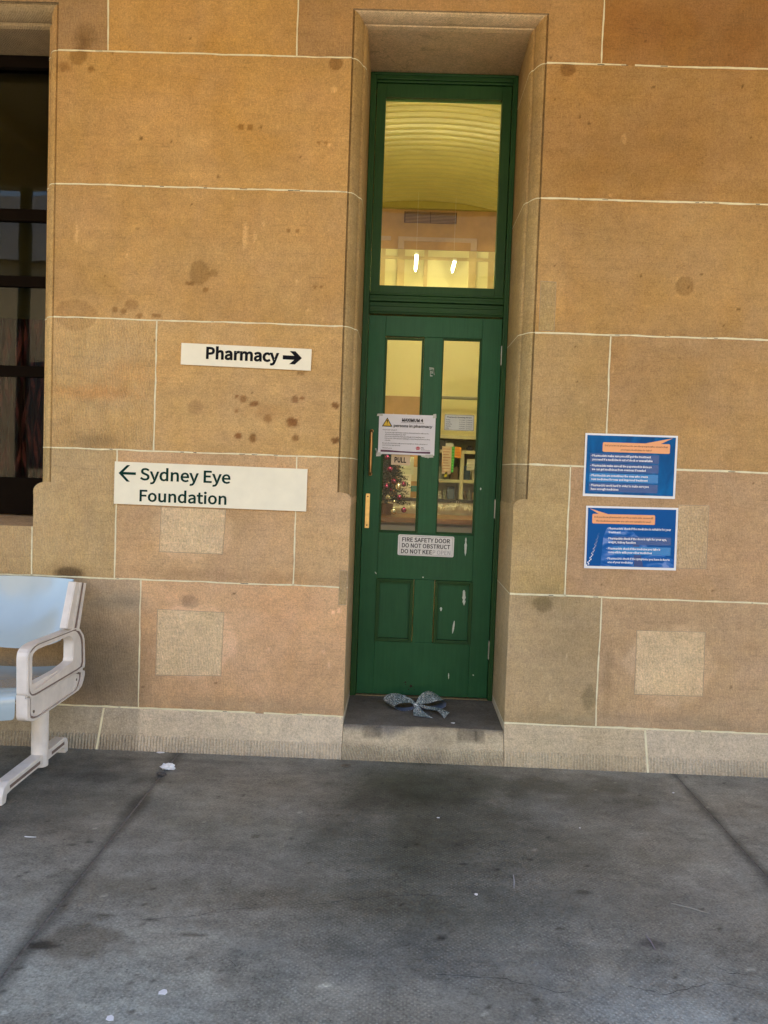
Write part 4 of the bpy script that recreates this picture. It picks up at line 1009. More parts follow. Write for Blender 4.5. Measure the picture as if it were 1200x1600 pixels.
o = m.build('office_wall', mat('dim_plaster', (.24, .10, .08), .9), None); tag(o, 'dim reddish plaster walls of the room behind the left window', 'wall')

# ================================================================== PHARMACY INTERIOR
RY = 3.05; RX0, RX1 = -1.15, 2.2; FZ = .155
M_creamw = mat('cream_plaster', (.82, .78, .48), .8, noise=.03, nscale=3); M_timber = mat('honey_timber', (.46, .27, .10), .5, noise=.25, nscale=5)
M_ceil = mat('cream_corrugated_iron', (.48, .42, .15), .28, noise=.12, nscale=4)
cr_, VX, VR = 3.60, .12, 2.6
m = MB()                                     # corrugated barrel vault, ribs follow the arch
ys = np.arange(.60, RY, .088/8)
xs = np.linspace(RX0, RX1, 60)
m.grid(xs, ys, lambda u, v: (u, v, cr_-(VR-np.sqrt(VR**2-(u-VX)**2))+.022*np.sin(v*2*PI/.088)))
o = m.build('vaulted_ceiling', M_ceil, None, smooth=True, recalc=False); tag(o, 'arched yellow corrugated iron ceiling seen through the transom', 'ceiling')
rm = thing('pharmacy_wall', 'cream pharmacy back wall with honey timber band and dark vent', 'wall', (.5, RY, FZ))
zt_ = P(680, 329, RY)[1]; zfr = P(680, 372, RY)[1]; zfr2 = P(680, 389, RY)[1]; zcr = P(680, 391, RY)[1]
m = MB(); m.box(RX0, RX1, RY, RY+.1, FZ, zcr); m.box(RX0-.05, RX0, .58, RY, FZ, 3.9); m.box(RX1, RX1+.05, .58, RY, FZ, 3.9); m.build('plaster', M_creamw, rm)
m = MB(); m.box(RX0, RX1, RY-.01, RY+.1, zcr+.001, zt_)
for k in range(16): m.box(RX0+.2*k, RX0+.2*k+.004, RY-.0125, RY-.0102, zcr+.09, zt_)
m.build('timber_band', M_timber, rm)
m = MB(); m.box(RX0, RX1, RY-.05, RY, zt_+.001, P(680, 318, RY)[1]); m.box(RX0, RX1, RY, RY+.1, zt_+.001, 4.1); m.build('cornice', mat('olive_paint', (.42, .36, .08), .5), rm)
vx0, vz1 = P(632, 331, RY); vx1, vz0 = P(713, 351, RY); m = MB(); m.box(vx0, vx1, RY-.02, RY-.012, vz0, vz1)
vent = m.build('vent_frame', mat('vent_brown', (.10, .05, .02), .6), rm); m = MB()
for k in range(8): zz = vz0+(vz1-vz0)*(k+.5)/8; m.box(vx0+.01, (vx0+vx1)/2-.003, RY-.026, RY-.0205, zz-.002, zz+.002); m.box((vx0+vx1)/2+.003, vx1-.01, RY-.026, RY-.0205, zz-.002, zz+.002)
m.build('vent_slat', mat('vent_slat_tan', (.34, .20, .09), .5), vent)
m = MB()
fx0, fx1 = P(622, 380, RY)[0], P(745, 380, RY)[0]; m.box(fx0, fx1, RY-.02, RY-.0105, zfr2+.055, zfr); m.box(fx0, fx0+.05, RY-.02, RY-.0105, zcr, zfr2+.0545); m.box(fx1-.05, fx1, RY-.02, RY-.0105, zcr, zfr2+.0545); m.box(fx0-.25, fx0-.06, RY-.02, RY-.0105, zfr2+.055, zfr)
m.build('window_frame', mat('mauve_paint', (.50, .36, .28), .5), rm)
m = MB(); zlow = P(680, 470, RY)[1]
for xa, xb in ((fx0, fx0+.06), (fx0+.22, fx0+.25), (fx1-.06, fx1), (fx1+.10, fx1+.15), (fx0-.16, fx0-.10)): m.box(xa, xb, RY-.016, RY-.0005, zlow, zcr-.003)
m.box(RX0+.01, RX1-.01, RY-.022, RY-.0165, zcr-.085, zcr-.06); m.build('glazing_mullion', mat('tan_mullion', (.62, .50, .26), .5), rm)
m = MB(); a = P(597, 618, RY-.2); b_ = P(700, 700, RY-.2); m.box(RX0, P(668, 640, RY-.2)[0], RY-.2, RY-.001, 1.0, a[1]); m.build('timber_panel', M_timber, rm)
m = MB(); m.box(RX0, RX1, .60, RY, FZ-.05, FZ-.002); o = m.build('interior_floor', mat('brown_vinyl', (.22, .14, .08), .5), None); tag(o, kind='structure')
# tubes
def ceiling_tube(px0, py0, px1, py1, zc, label, inten=1.0):
    x0, y0 = G(px0, py0, zc); x1, y1 = G(px1, py1, zc)
    if y1 < y0: x0, y0, x1, y1 = x1, y1, x0, y0
    return (x0, y0, x1, y1)
def lamp(x, y0, y1, z, label, strength=8):
    rt = thing('tube_light', label, 'ceiling light', (x, (y0+y1)/2, z), 'fluorescent tubes in the pharmacy')
    m = MB(); m.tube([(x, y0, z), (x, y1, z)], .0042, 10); m.build('tube', M_tube, rt)
    m = MB(); m.box(x-.014, x+.014, y0-.02, y1+.02, z+.014, z+.03); m.tube([(x, (y0+y1)/2, z+.03), (x, (y0+y1)/2, z+.55)], .0005, 4); m.build('batten', M_white, rt)
M_tube = mat('tube_glow', (1, .95, .8), .4, noise=0, emit=(1.0, .86, .42), estr=21)
lamp(P(651, 400, 2.4)[0], 2.44, 2.88, 2.99, 'left fluorescent tube glowing yellow low in the transom pane')
lamp(P(713, 400, 2.4)[0], 2.60, 2.88, 2.99, 'right fluorescent tube glowing yellow low in the transom pane')
lamp(-.62, .66, 1.9, 2.95, 'added fill tube out of sight left of the door inside the pharmacy'); lamp(1.15, .66, 1.9, 2.95, 'added fill tube out of sight right of the door inside the pharmacy')  # both tubes added out of view to brighten the room
rt = thing('tube_light', 'added fill tube out of sight just above the inside of the door', 'ceiling light', (.15, .63, 2.24), 'fluorescent tubes in the pharmacy')  # extra unseen tube, lights shelves, counter and tree from the front
m = MB(); m.tube([(-.22, .635, 2.235), (.52, .635, 2.235)], .017, 10); m.build('tube', M_tube, rt); m = MB(); m.box(-.24, .54, .604, .614, 2.21, 2.26); m.build('batten', M_white, rt)
# rail and shelves
SHY = 2.35
m = MB(); a = P(690, 621, 2.6); m.tube([(P(664, 621, 2.6)[0], 2.6, a[1]), (RX1, 2.6, a[1])], .012, 8)
m.tube([(P(676, 621, 2.6)[0], 2.6, a[1]), (P(676, 621, 2.6)[0], RY, a[1])], .008, 6)
o = m.build('hanging_rail', mat('grey_rail', (.30, .29, .24), .4), None); tag(o, 'thin grey rail across the top of the right pane view', 'rail')
sh = thing('shelf_unit', 'cream pharmacy shelving crowded with bottles and boxes seen through right pane', 'shelves', (.7, SHY, FZ))
M_shelf = mat('cream_laminate', (.66, .64, .44), .5, noise=.05); m = MB()
sx0, sx1 = P(672, 700, SHY)[0], 1.6
for py in (683, 706, 752, 790): zz = P(715, py, SHY)[1]; m.box(sx0+.001, sx1-.001, SHY, SHY+.3, zz-.012, zz+.012)
zt2 = P(715, 683, SHY)[1]-.013; m2 = MB()
for px in (672, 721, 770, 819): xx = P(px, 750, SHY)[0]; m2.box(xx-.014, xx+.014, SHY-.004, SHY+.30, FZ, P(715, 706, SHY)[1]+.012 if px != 672 else zt2)
m.build('shelf', M_shelf, sh); m2.build('side_panel', M_shelf, sh); m = MB(); m.box(sx0, sx1, SHY+.301, SHY+.31, FZ, P(715, 683, SHY)[1]); m.build('back_panel', mat('back_board', (.62, .60, .42), .7), sh)
random.seed(21)
cname = ['black', 'pale grey', 'dark brown', 'white', 'navy', 'amber', 'cream', 'olive']
cols = [(.05, .05, .06), (.5, .5, .45), (.16, .10, .05), (.7, .72, .7), (.10, .16, .24), (.5, .34, .14), (.75, .72, .62), (.26, .28, .20)]
mats = [mat('pack_%d' % i, c, .5) for i, c in enumerate(cols)]
k = 0
for py, hmax in ((683+22.5, .07), (752, .13), (790, .15)):
    zz = P(715, py, SHY)[1]+.0125; xx = sx0+.03
    while xx < 1.15:
        posts = [P(px, 750, SHY)[0] for px in (721, 770, 819)]
        w_ = random.uniform(.025, .06)
        if any(xx-.004 < q_+.016 and xx+w_+.004 > q_-.016 for q_ in posts): xx += .01; continue
        h_ = random.uniform(.5, 1)*hmax; y_ = SHY+random.uniform(.02, .1); mb = MB()
        if random.random() < .5:
            r = w_*.45; cx = xx+w_/2; mb.tube([(cx, y_+r, zz), (cx, y_+r, zz+h_*.65), (cx, y_+r, zz+h_*.75), (cx, y_+r, zz+h_)], [r, r, r*.5, r*.5], 10); nm, ct = 'medicine_bottle', 'bottle'
        else: mb.box(xx, xx+w_, y_, y_+.1, zz, zz+h_); nm, ct = 'medicine_box', 'box'
        ci = random.randrange(8); o = mb.build(nm, mats[ci], None); rown = {683: 'top', 752: 'middle', 790: 'lower'}.get(py, 'top')
        bay = 'left of the cream post' if xx < posts[0] else ('just right of the cream post' if xx < posts[1] else 'far right of the bay')
        tag(o, ('tall ' if h_ > .75*hmax else 'short ')+cname[ci]+(' medicine bottle' if ct == 'bottle' else ' medicine carton')+' on the '+rown+' pharmacy shelf, '+bay, ct, 'bottles on the pharmacy shelves' if ct == 'bottle' else 'cartons on the pharmacy shelves')
        xx += w_+random.uniform(.003, .012); k += 1
def card(name, label, cat, pxs, y, colr, lines=0, lc=None, parent=None):
    pts = [P(a, b, y) for a, b in pxs]; m = MB(); m.prism(pts, y-.002, y)
    if parent is None and not lines: o = m.build(name, mat(name+'_card', colr, .5, noise=.1, nscale=60), None); tag(o, label, cat); return o
    cx = sum(p[0] for p in pts)/len(pts); rt = thing(name, label, cat, (cx, y, min(p[1] for p in pts)))
    m.build('sheet', mat(name+'_sheet', colr, .5, noise=.05), rt); t = MB()
    x0 = min(p[0] for p in pts); x1 = max(p[0] for p in pts); z0 = min(p[1] for p in pts); z1 = max(p[1] for p in pts)
    for i in range(lines): zz = z1-(z1-z0)*(i+1)/(lines+1); t.box(x0+(x1-x0)*.1, x1-(x1-x0)*random.uniform(.1, .4), y-.003, y-.0021, zz-(z1-z0)*.012, zz+(z1-z0)*.012)
    t.build('print', mat('card_ink', lc or (.1, .1, .1), .6), rt); return rt
CY = SHY-.03
card('list_sheet', 'pinkish printed list hanging left of the green strip', 'paper', [(690, 740), (704, 741), (706, 698), (691, 697)], CY, (.72, .58, .48), 9, (.5, .25, .2))
card('label_strip', 'bright green notched strip hanging on the shelves', 'paper', [(704.5, 738), (708, 738), (711, 698), (706, 698)], CY, (.12, .62, .12), 8, (.05, .3, .05))
card('label_sheet', 'orange label sheets pinned beside the green strip', 'paper', [(710, 715), (720, 716), (721, 699), (711, 698)], CY, (.85, .36, .04), 3, (.7, .15, .02))
card('sticky_note', 'small bright yellow sticky note on the shelving', 'paper', [(694, 745), (698, 745), (699, 738), (696, 737)], CY, (.85, .75, .05))
card('stacked_trays', 'pale plastic trays beside the shelf post', 'tray', [(729, 735), (741, 735), (742, 718), (730, 717)], CY, (.66, .66, .60), 3, (.3, .3, .28))
# notices behind the left pane
BY = 2.2
m = MB(); bx0, bz0 = P(636, 780, BY); m.box(-.25, P(668, 700, BY)[0], BY, BY+.03, P(640, 800, BY)[1], P(640, 660, BY)[1]); o = m.build('notice_board', M_timber, None); tag(o, 'honey timber board standing behind the tree in the left pane', 'board')
m = MB(); m.prism([P(a, b, BY-.004) for a, b in ((641, 768), (655, 768), (655, 759), (641, 759))], BY-.012, BY-.001); o = m.build('teal_strip', mat('teal', (.05, .22, .20), .5), None); tag(o, 'teal strip on the timber board behind the left pane', 'strip')
card('green_notice', 'grey green notice beside the PULL plaque in the left pane', 'notice', [(624, 742), (646, 742), (647, 714), (625, 713)], BY-.02, (.62, .64, .50), 2, (.3, .34, .26))
card('white_notice', 'white printed notice beside the tree in the left pane', 'notice', [(620, 775), (641, 777), (643, 741), (621, 740)], BY-.04, (.74, .70, .60), 7, (.25, .2, .2))
card('shelf_card', 'pale cream panel under the green notice in the left pane', 'panel', [(641, 752), (654, 752), (655, 730), (642, 729)], BY-.01, (.62, .58, .38))
# counter
cn = thing('service_counter', 'pharmacy counter with brown edge seen at the foot of both panes', 'counter', (.3, 1.3, FZ))
ct0 = 1.10; zt_c = P(640, 809, ct0)[1]; M_cnt = mat('beige_laminate', (.78, .68, .46), .5, noise=.1, nscale=4)
m = MB(); m.box(RX0, RX1, ct0+.03, ct0+.06, FZ, zt_c-.05); m.build('front_panel', M_cnt, cn)
m = MB(); m.box(RX0, RX1, ct0, ct0+.52, zt_c-.03, zt_c); m.build('counter_top', mat('brown_edge', (.22, .10, .04), .35, noise=.2), cn)
zb2 = P(640, 783, ct0+.53)[1]
m = MB(); m.box(RX0, RX1, ct0+.53, ct0+.57, zt_c-.1, zb2); m.build('upstand', mat('white_laminate', (.74, .70, .52), .4), cn)
m = MB(); m.box(RX0, RX1, ct0+.50, ct0+.60, zb2+.001, zb2+.022); m.build('screen_ledge', mat('black_ledge', (.02, .02, .02), .4), cn)
# tinsel garland
random.seed(8)
def garland(xa, xb, y, z, label, sag=.02):
    m = MB(); n = int((xb-xa)/.0012)
    for i in range(n):
        t = i/n; x = xa+(xb-xa)*t; z_ = z-sag*math.sin(PI*((t*2.3) % 1)); a = random.uniform(0, 2*PI); e = random.uniform(-1, 1); L = random.uniform(.018, .038)
        d = Vector((e*.5, math.cos(a), math.sin(a))).normalized()*L; s = Vector((.0030, 0, .0012)); c = Vector((x, y, z_))
        m.add([c-s, c+s, c+d], [(0, 1, 2)])
    o = m.build('tinsel_garland', mat('white_tinsel', (.90, .88, .78), .5, 0), None, recalc=False); tag(o, label, 'garland')
garland(-.22, .13, ct0+.495, P(640, 788, ct0+.5)[1], 'white tinsel garland behind the little tree in the left pane')
garland(.2, .62, ct0+.495, P(700, 788, ct0+.5)[1], 'white tinsel garland along the counter in the right pane')
# christmas tree
TX, TY = P(604, 760, 1.28)[0], 1.28
ct = thing('christmas_tree', 'small dark green christmas tree with baubles on the counter behind left pane', 'christmas tree', (TX, TY, zt_c))
m = MB(); m.tube([(TX, TY, zt_c+.02), (TX, TY, zt_c+.60)], [.010, .003], 8); m.build('trunk', mat('bark', (.12, .07, .04), .8), ct)
m = MB(); m.tube([(TX, TY, zt_c+.0005), (TX, TY, zt_c+.075)], [.035, .048], 16); m.build('pot', mat('dark_pot', (.20, .11, .07), .5), ct)
m = MB(); random.seed(2)
for i in range(620):
    t = random.random()**.8; z_ = zt_c+.09+.50*t; rr = (.17*(1-t)**.8+.012)*random.uniform(.5, 1.0); a = random.uniform(0, 2*PI)
    tip = Vector((TX+rr*math.cos(a), TY+rr*.8*math.sin(a), z_-.02-.02*random.random())); base = Vector((TX, TY, z_+.015))
    n = 12
    for k in range(n):
        s = (k+1)/n; c = base.lerp(tip, s)
        for j in range(3):
            d = Vector((random.uniform(-1, 1), random.uniform(-1, 1), random.uniform(-.6, 1))).normalized()*.017; e = Vector((random.uniform(-1, 1), random.uniform(-1, 1), 0))*.0052
            m.add([c-e, c+e, c+d+(tip-base).normalized()*.008], [(0, 1, 2)])
m.build('foliage', mat('pine_green', (.010, .028, .011), .8, noise=.4, nscale=40), ct, recalc=False)
M_bs = [mat('plum_bauble', (.30, .03, .14), .15, .8, noise=0), mat('silver_bauble', (.72, .68, .55), .15, .8, noise=0)]
for px, py, c, r in ((609, 733, 0, .018), (615, 752, 0, .017), (622, 760, 1, .020), (631, 757, 0, .015), (606, 777, 1, .015), (624, 777, 0, .016), (631, 797, 0, .017), (615, 799, 1, .021), (604, 760, 0, .014), (616, 784, 1, .010), (605, 715, 0, .015), (611, 765, 0, .010)):
    x, z_ = P(px, py, 1.16); m = MB(); m.ball((x, 1.16, z_), r, 14, 9); m.tube([(x, 1.16, z_+r*.95), (x, 1.16, z_+r*1.25)], .003, 6); m.build('bauble', M_bs[c], ct, smooth=True)
# white tinsel swag on the tree top / notice edge
garland(P(600, 660, 1.2)[0], P(640, 660, 1.2)[0], 1.25, P(620, 652, 1.2)[1], 'short pale tinsel swag showing above the notice in the left pane', .015)

# ================================================================== BENCH
XB = -1.46
bench = thing('beam_seat', 'pale blue plastic beam seat with cream metal end frame at the left edge', 'bench', (-2.0, -.35, 0))
M_fr = mat('cream_enamel', (.78, .71, .63), .45, noise=.16, nscale=14, bump=.2, bscale=200); M_groove = mat('dark_groove', (.20, .14, .11), .8, noise=.3)  # groove strips are a darker brown than the frame
M_seat = mat('pale_blue_plastic', (.39, .475, .50), .22, noise=.05, nscale=6, coat=1.0)
M_seat.node_tree.nodes['Principled BSDF'].inputs['Coat IOR'].default_value = 1.55
M_seat.node_tree.nodes['Principled BSDF'].inputs['Coat Roughness'].default_value = .16
def inner(poly, d):
    c = np.mean(np.array(poly), 0); return [tuple(np.array(p)+(c-np.array(p))*d) for p in poly]
def X_(pts): return [XP(a, b, XB) for a, b in pts]
def rnd(poly, r=.02, n=4):                 # round polygon corners
    out = []; N = len(poly)
    rl = r if isinstance(r, (list, tuple)) else [r]*N
    for i in range(N):
        a, b, c = (np.array(poly[(i+k-1) % N], float) for k in range(3)); u = a-b; v_ = c-b; lu, lv = np.linalg.norm(u), np.linalg.norm(v_)
        rr = min(rl[i], lu*.45, lv*.45); p0 = b+u/lu*rr; p2 = b+v_/lv*rr
        for k in range(n+1):
            t = k/n; out.append(tuple((1-t)**2*p0+2*t*(1-t)*b+t*t*p2))
    return out
def ring(mb, outer, hole, x0, x1):
    """solid between an outer and an inner loop in the yz plane, both resampled by angle"""
    c = np.mean(np.array(hole), 0); N = 96
    def cast(poly, a):
        d = np.array((math.cos(a), math.sin(a))); best = 1e9
        for i in range(len(poly)):
            p = np.array(poly[i])-c; q = np.array(poly[(i+1) % len(poly)])-c; e = q-p; den = d[0]*e[1]-d[1]*e[0]
            if abs(den) < 1e-12: continue
            t = (p[0]*e[1]-p[1]*e[0])/den; s = (p[0]*d[1]-p[1]*d[0])/den
            if t > 0 and -1e-9 <= s <= 1+1e-9: best = min(best, t)
        return c+d*best
    vs = []
    angs = [2*PI*k/N for k in range(N)]
    for a in angs:
        o_, h_ = cast(outer, a), cast(hole, a)
        vs += [(x0, o_[0], o_[1]), (x1, o_[0], o_[1]), (x1, h_[0], h_[1]), (x0, h_[0], h_[1])]
    fs_ = []
    for k in range(N):
        j = (k+1) % N
        for e in range(4): fs_.append((4*k+e, 4*j+e, 4*j+(e+1) % 4, 4*k+(e+1) % 4))
    mb.add(vs, fs_)
WF = .044
hole_px = [(49, 1022.7), (57, 1014.5), (108, 993), (114, 999), (113.4, 1033), (53, 1079.5), (49, 1072)]
loop_px = [(42, 1018), (54, 1006), (122, 979.5), (131, 994), (132, 1042), (50, 1091), (42, 1088)]
pan_px = [(42, 1087), (50, 1091.5), (132, 1043), (132, 1056), (126, 1076), (54, 1126), (42, 1128)]
m = MB(); ring(m, rnd(X_(loop_px), [.05, .04, .03, .03, .001, .001, .001]), rnd(X_(hole_px), .02), XB-WF, XB); m.build('armrest_loop', M_fr, bench, bevel=.004)
m = MB(); ring(m, rnd(X_(loop_px), [.05, .04, .03, .03, .001, .001, .001]), rnd(inner(X_(loop_px), .045), .03), XB+.0, XB+.0035); ring(m, rnd(inner(X_(hole_px), -.13), .02), rnd(X_(hole_px), .02), XB, XB+.0035)
m.build('armrest_rib', M_fr, bench)
pan = X_(pan_px); m = MB(); m.prism_x([XP(a, b, XB) for a, b in ((44, 1075), (114, 1036), (130.5, 1035), (130.5, 1052), (120, 1064), (44, 1108))], XB-WF+.006, XB-.0095); m.build('frame_web', M_fr, bench); m = MB(); m.prism_x(rnd(pan, [.001, .001, .001, .02, .03, .04, .03]), XB-WF, XB-.008); pn = m.build('side_panel', M_fr, bench, bevel=.003)
m = MB(); ring(m, rnd(pan, .02), rnd(inner(pan, .09), .02), XB-.0078, XB+.002); pi = inner(pan, .17); ring(m, rnd(pi, .02), rnd(inner(pi, .06), .02), XB-.0078, XB-.003); m.build('panel_rib', M_fr, pn)
m = MB(); ring(m, rnd(inner(pan, .092), .02), rnd(inner(pan, .168), .02), XB-.0079, XB-.0062); m.build('panel_groove', M_groove, pn)
m = MB(); ring(m, rnd(inner(X_(loop_px), .047), .03), rnd(inner(X_(loop_px), .10), .03), XB-.0005, XB+.0012); m.build('armrest_groove', M_groove, bench)
# back upright
up_px = [(117, 909), (134, 911), (122.5, 986), (103, 982)]; up = X_(up_px)
m = MB(); m.prism_x(up, XB-.030, XB); m.build('back_upright', M_fr, bench, bevel=.003)
u0, u1, u2, u3 = [np.array(q_) for q_ in up]; m = MB(); w1 = lambda a, b, t: tuple(a+(b-a)*t)
for t0, t1 in ((.02, .22), (.48, .58), (.80, .98)): m.prism_x([w1(u0, u1, t0), w1(u0, u1, t1), w1(u3, u2, t1), w1(u3, u2, t0)], XB+.0002, XB+.004)
m.build('upright_rib', M_fr, bench)
m = MB(); m.prism_x([w1(u0, u1, .60), w1(u0, u1, .79), w1(u3, u2, .79), w1(u3, u2, .60)], XB+.0002, XB+.001); m.build('upright_groove', M_groove, bench)
M_bolt = mat('dull_bolt', (.22, .20, .18), .5, .8)
for a, b in ((55, 1112), (122, 1062)):
    y_, z_ = XP(a, b, XB); m = MB(); m.tube([(XB-.0079, y_, z_), (XB-.004, y_, z_)], .006, 10); m.build('bolt', M_bolt, pn)
# column and foot
fxc = -1.545; cy0 = -.335
m = MB(); m.tube([(fxc, cy0, .02), (fxc, cy0, .36)], [.036, .036], 20); m.build('column', M_fr, bench, smooth=False)
m = MB(); fo_ = [(-.735, .0), (-.735, .038), (-.715, .066), (-.68, .078), (-.40, .078), (-.28, .078), (-.12, .078), (-.095, .066), (-.083, .04), (-.083, 0), (-.115, 0), (-.12, .026), (-.15, .034), (-.33, .034), (-.65, .034), (-.69, .03), (-.70, 0)]
m.prism_x(fo_, fxc-.026, fxc+.026); m.build('foot', M_fr, bench, bevel=.004)
m = MB()
for a, b_ in ((-.67, -.39), (-.27, -.13)): m.prism_x([(a, .046), (b_, .046), (b_, .060), (a, .060)], fxc+.0262, fxc+.0268)
m.build('foot_groove', M_groove, bench)
m = MB(); m.box(-3.4, XB-.01, -.40, -.32, .33, .375); m.build('beam', mat('dark_beam', (.10, .10, .10), .4, .3), bench, bevel=.004)
# seat shells
def shell(xc, wdt):
    s = thing if False else None
    U = np.linspace(-1, 1, 25); m = MB()
    pr = [(-.66, .335), (-.668, .40), (-.655, .432), (-.60, .440), (-.45, .425), (-.30, .415), (-.22, .418), (-.17, .430)]
    def sf(pr, dish, th):
        Vv = np.arange(len(pr)); 
        for sgn in (0, 1):
            vs = []
            for u in U:
                for (y, z) in pr: vs.append((xc+u*wdt/2, y+sgn*0, z-dish*(1-u*u)-sgn*th))
            n = len(pr); m.add(vs, [(i*n+j, (i+1)*n+j, (i+1)*n+j+1, i*n+j+1) if sgn else (i*n+j, i*n+j+1, (i+1)*n+j+1, (i+1)*n+j) for i in range(len(U)-1) for j in range(n-1)])
    sf(pr, .016, .012)
    so_ = m.build('seat', M_seat, bench, smooth=True); sb = so_.modifiers.new('sub', 'SUBSURF'); sb.levels = 1; sb.render_levels = 1
    m = MB(); vs = []; H0, H1 = .50, .818; NV = 12
    for sgn in (0, 1):
        vs = []
        for u in U:
            lo = H0+.055*abs(u)**2.2+.0; hi = H1-.004
            for j in range(NV):
                t = j/(NV-1); z = lo+(hi-lo)*t; y = -.175+.130*(z-.5)/.32-.075*u*u*(1-t)-.045*u*u*t+.0*t+.02*math.sin(PI*t)+sgn*.010
                vs.append((xc+u*wdt/2, y, z))
        n = NV; m.add(vs, [(i*n+j, (i+1)*n+j, (i+1)*n+j+1, i*n+j+1) for i in range(len(U)-1) for j in range(n-1)])
    # rim
    m.build('backrest', M_seat, bench, smooth=True, recalc=False)
shell(XB-WF-.237, .47); shell(XB-WF-.237-.50, .47)

# ================================================================== BOW on the step
def glitter():
    m, t, b = newmat('silver_blue_glitter'); L = t.links; tc = nd(t, 'ShaderNodeTexCoord')
    v_ = nd(t, 'ShaderNodeTexVoronoi', i_Scale=240.0); L.new(tc.outputs['Object'], v_.inputs['Vector'])
    sp = nd(t, 'ShaderNodeSeparateColor'); L.new(v_.outputs['Color'], sp.inputs[0])
    cr = nd(t, 'ShaderNodeValToRGB'); e = cr.color_ramp.elements; e[0].color = (.09, .15, .17, 1); e[0].position = .25; e[1].color = (1, 1, 1, 1); e[1].position = .85; x = e.new(.55); x.color = (.44, .58, .63, 1)
    L.new(sp.outputs[0], cr.inputs['Fac']); L.new(cr.outputs[0], b.inputs['Base Color']); b.inputs['Metallic'].default_value = .45; b.inputs['Roughness'].default_value = .4
    nm = nd(t, 'ShaderNodeVectorMath', operation='SUBTRACT'); L.new(v_.outputs['Color'], nm.inputs[0]); nm.inputs[1].default_value = (.5, .5, .5)
    sc = nd(t, 'ShaderNodeVectorMath', operation='SCALE'); sc.inputs['Scale'].default_value = 1.3; L.new(nm.outputs[0], sc.inputs[0])
    g_ = nd(t, 'ShaderNodeNewGeometry'); ad = nd(t, 'ShaderNodeVectorMath', operation='ADD'); L.new(g_.outputs['Normal'], ad.inputs[0]); L.new(sc.outputs[0], ad.inputs[1])
    no = nd(t, 'ShaderNodeVectorMath', operation='NORMALIZE'); L.new(ad.outputs[0], no.inputs[0]); L.new(no.outputs[0], b.inputs['Normal'])
    return m
M_gl = glitter(); M_back = mat('ribbon_back', (.16, .18, .25), .6)
KX, KY = G(650, 1103, DZS+.02); KZ = DZS+.022
bow = thing('ribbon_bow', 'silver blue glitter ribbon bow lying on the doorstep', 'bow', (KX, KY, DZS))
def catmull(pts, n):
    P_ = [np.array(p, float) for p in pts]; P_ = [2*P_[0]-P_[1]]+P_+[2*P_[-1]-P_[-2]]; out = []
    for i in range(1, len(P_)-2):
        for k in range(n):
            t = k/n; a, b, c, d = P_[i-1:i+3]; out.append(.5*((2*b)+(-a+c)*t+(2*a-5*b+4*c-d)*t*t+(-a+3*b-3*c+d)*t**3))
    out.append(P_[-2]); return out
def ribbon_part(name, e1, e2, n=8):
    A, B = catmull(e1, n), catmull(e2, n); m = MB(); o = np.array((KX, KY, KZ)); K = 5; vs = []; N = len(A)
    for a, b in zip(A, B):
        for j in range(K): t = j/(K-1); vs.append(a+(b-a)*t+o)
    f1 = [(i*K+j, (i+1)*K+j, (i+1)*K+j+1, i*K+j+1) for i in range(N-1) for j in range(K-1)]
    nrm = []
    vs = [o+(q-o)*np.array((1.06, 1.06, 1.0)) for q in vs]; V = np.array(vs).reshape(N, K, 3); gu = np.gradient(V, axis=0); gv = np.gradient(V, axis=1); nn = np.cross(gu, gv); nn /= (np.linalg.norm(nn, axis=-1, keepdims=True)+1e-9)
    m.cur = 0; m.add(vs, f1); m.cur = 1; m.add((V-nn*.0012).reshape(-1, 3).tolist(), [f[::-1] for f in f1])
    m.build(name, [M_back, M_gl], bow, smooth=True, recalc=False)
# edges: near edge (towards the viewer), far edge (towards the door)
ribbon_part('bow_loop', [(0, -.006, 0), (-.03, -.02, .018), (-.070, -.03, .018), (-.100, -.035, .006), (-.095, -.035, -.010), (-.06, -.03, -.021), (-.025, -.02, -.018), (0, -.004, -.006)],
            [(0, .012, .008), (-.035, .03, .030), (-.09, .07, .038), (-.142, .08, .026), (-.156, .065, .002), (-.12, .045, -.018), (-.05, .02, -.018), (0, .012, -.002)])
ribbon_part('bow_loop', [(0, .012, -.006), (.04, .0, -.018), (.09, -.005, -.018), (.138, .0, -.002), (.142, .01, .020), (.11, .0, .030), (.06, -.002, .015), (0, .004, .006)],
            [(0, .02, -.002), (.04, .05, -.018), (.09, .07, -.016), (.128, .085, .002), (.112, .10, .026), (.062, .11, .046), (.020, .07, .034), (0, .016, .014)])
ribbon_part('bow_tail', [(.012, 0, .0), (.028, -.035, -.012), (.05, -.08, -.018), (.080, -.135, -.0205)], [(-.004, 0, .0), (-.012, -.03, -.012), (-.014, -.065, -.019), (-.012, -.105, -.0205)])
ribbon_part('bow_tail', [(.01, .008, .006), (.06, -.005, .000), (.11, -.03, .000), (.158, -.065, -.010)], [(.0, .0, .004), (.045, -.03, -.006), (.10, -.07, -.004), (.130, -.135, -.0195)])
m = MB(); m.ball((KX, KY, KZ+.003), .013, 12, 8, (1.3, .9, .8)); m.build('bow_knot', M_gl, bow, smooth=True)

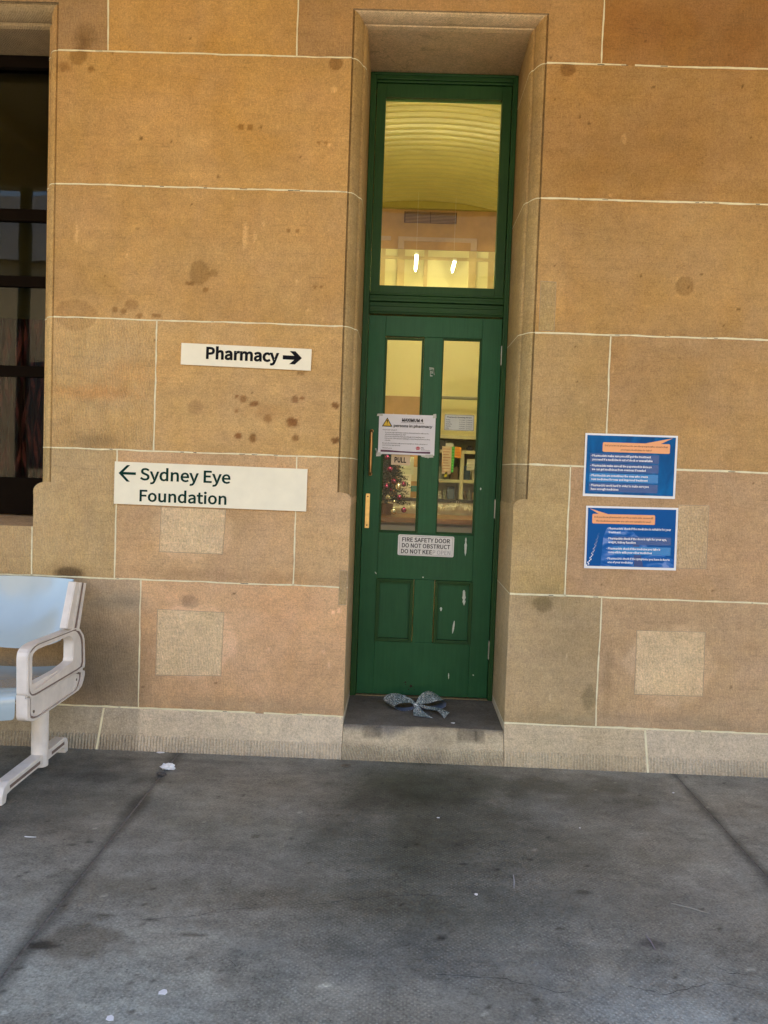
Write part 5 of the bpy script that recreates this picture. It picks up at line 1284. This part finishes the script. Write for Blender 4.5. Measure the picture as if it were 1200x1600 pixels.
# ================================================================== LITTER
M_scrap = mat('white_scrap', (.80, .80, .80), .7); random.seed(31)
def scrap(px, py, r, label, z=0.0, crumple=False, mt=None, stretch=1.0, name='paper_scrap', cat='litter'):
    x, y = G(px, py, z); m = MB()
    if crumple:
        n, k = 14, 8; vs = []
        m.ball((x, y, z+r*.45), r, n, k, (1.25, .8, .55))
        m.v = [tuple(np.array((x, y, z+r*.45))+(np.array(v)-np.array((x, y, z+r*.45)))*random.uniform(.62, 1.15)) for v in m.v]
        m.v = [(a, b, max(c, z+.0005)) for a, b, c in m.v]
    else:
        n = 8; poly = [(x+stretch*r*random.uniform(.5, 1.1)*math.cos(2*PI*i/n), y+r*random.uniform(.5, 1.1)*math.sin(2*PI*i/n)) for i in range(n)]; m.prism_z(poly, z+.0005, z+.0022)
    o = m.build(name, mt or M_scrap, None); tag(o, label, cat); return o
scrap(263, 1202, .028, 'crumpled white paper lying beside the left floor joint', crumple=True)
scrap(252, 1212, .018, 'dark grey lump beside the crumpled white paper', crumple=True, mt=mat('dark_lump', (.07, .065, .06), .9), name='debris_lump')
scrap(255, 1551, .013, 'folded white scrap on the pale floor near the bottom edge', stretch=1.0)
scrap(172, 1591, .012, 'flat white scrap at the very bottom of the floor', stretch=1.3)
scrap(46, 1308, .003, 'thin white cigarette-like stick left of the left floor joint', stretch=9)
scrap(744, 1398, .007, 'tiny white chip in the middle of the dimpled floor')
scrap(708, 1130, .010, 'small torn white scrap right of the ribbon bow', z=DZS, stretch=1.3)
scrap(685, 1278, .005, 'tiny pale chip in front of the doorstep', stretch=1.6)
scrap(1052, 1239, .005, 'tiny white fleck left of the right floor joint')
scrap(906, 1294, .004, 'tiny pale fleck on the right of the floor')
scrap(250, 1176, .012, 'flat pale scrap against the foot of the plinth', stretch=1.8)
for a, b_, c, d, lb, cl in ((1048, 1412, 1110, 1429, 'thin pale straw lying on the right of the floor', (.30, .28, .24)), (1009, 1462, 1024, 1485, 'short mauve splinter near the lower right of the floor', (.22, .19, .22)), (802, 1368, 803, 1388, 'tiny grey dried sprig standing out on the floor', (.32, .32, .34))):
    p0, p1 = G(a, b_), G(c, d); m = MB(); m.tube([(p0[0], p0[1], .002), ((p0[0]+p1[0])/2+.002, (p0[1]+p1[1])/2, .0035), (p1[0], p1[1], .002)], [.0014, .0022, .0012], 6)
    o = m.build('twig', mat('twig_%d' % a, cl, .8), None); tag(o, lb, 'twig')
# old fixing rings in the concrete near the wall
x, y = G(541, 1197); m = MB(); m.prism_z([(x+.022*math.cos(k*PI/10), y+.022*math.sin(k*PI/10)) for k in range(20)], .0003, .003); m.prism_z([(x+.008*math.cos(k*PI/6), y+.008*math.sin(k*PI/6)) for k in range(12)], .0032, .005)
o = m.build('floor_stud', mat('dull_steel', (.16, .15, .13), .5, .6), None); tag(o, 'small round metal stud set in the floor by the plinth', 'stud')
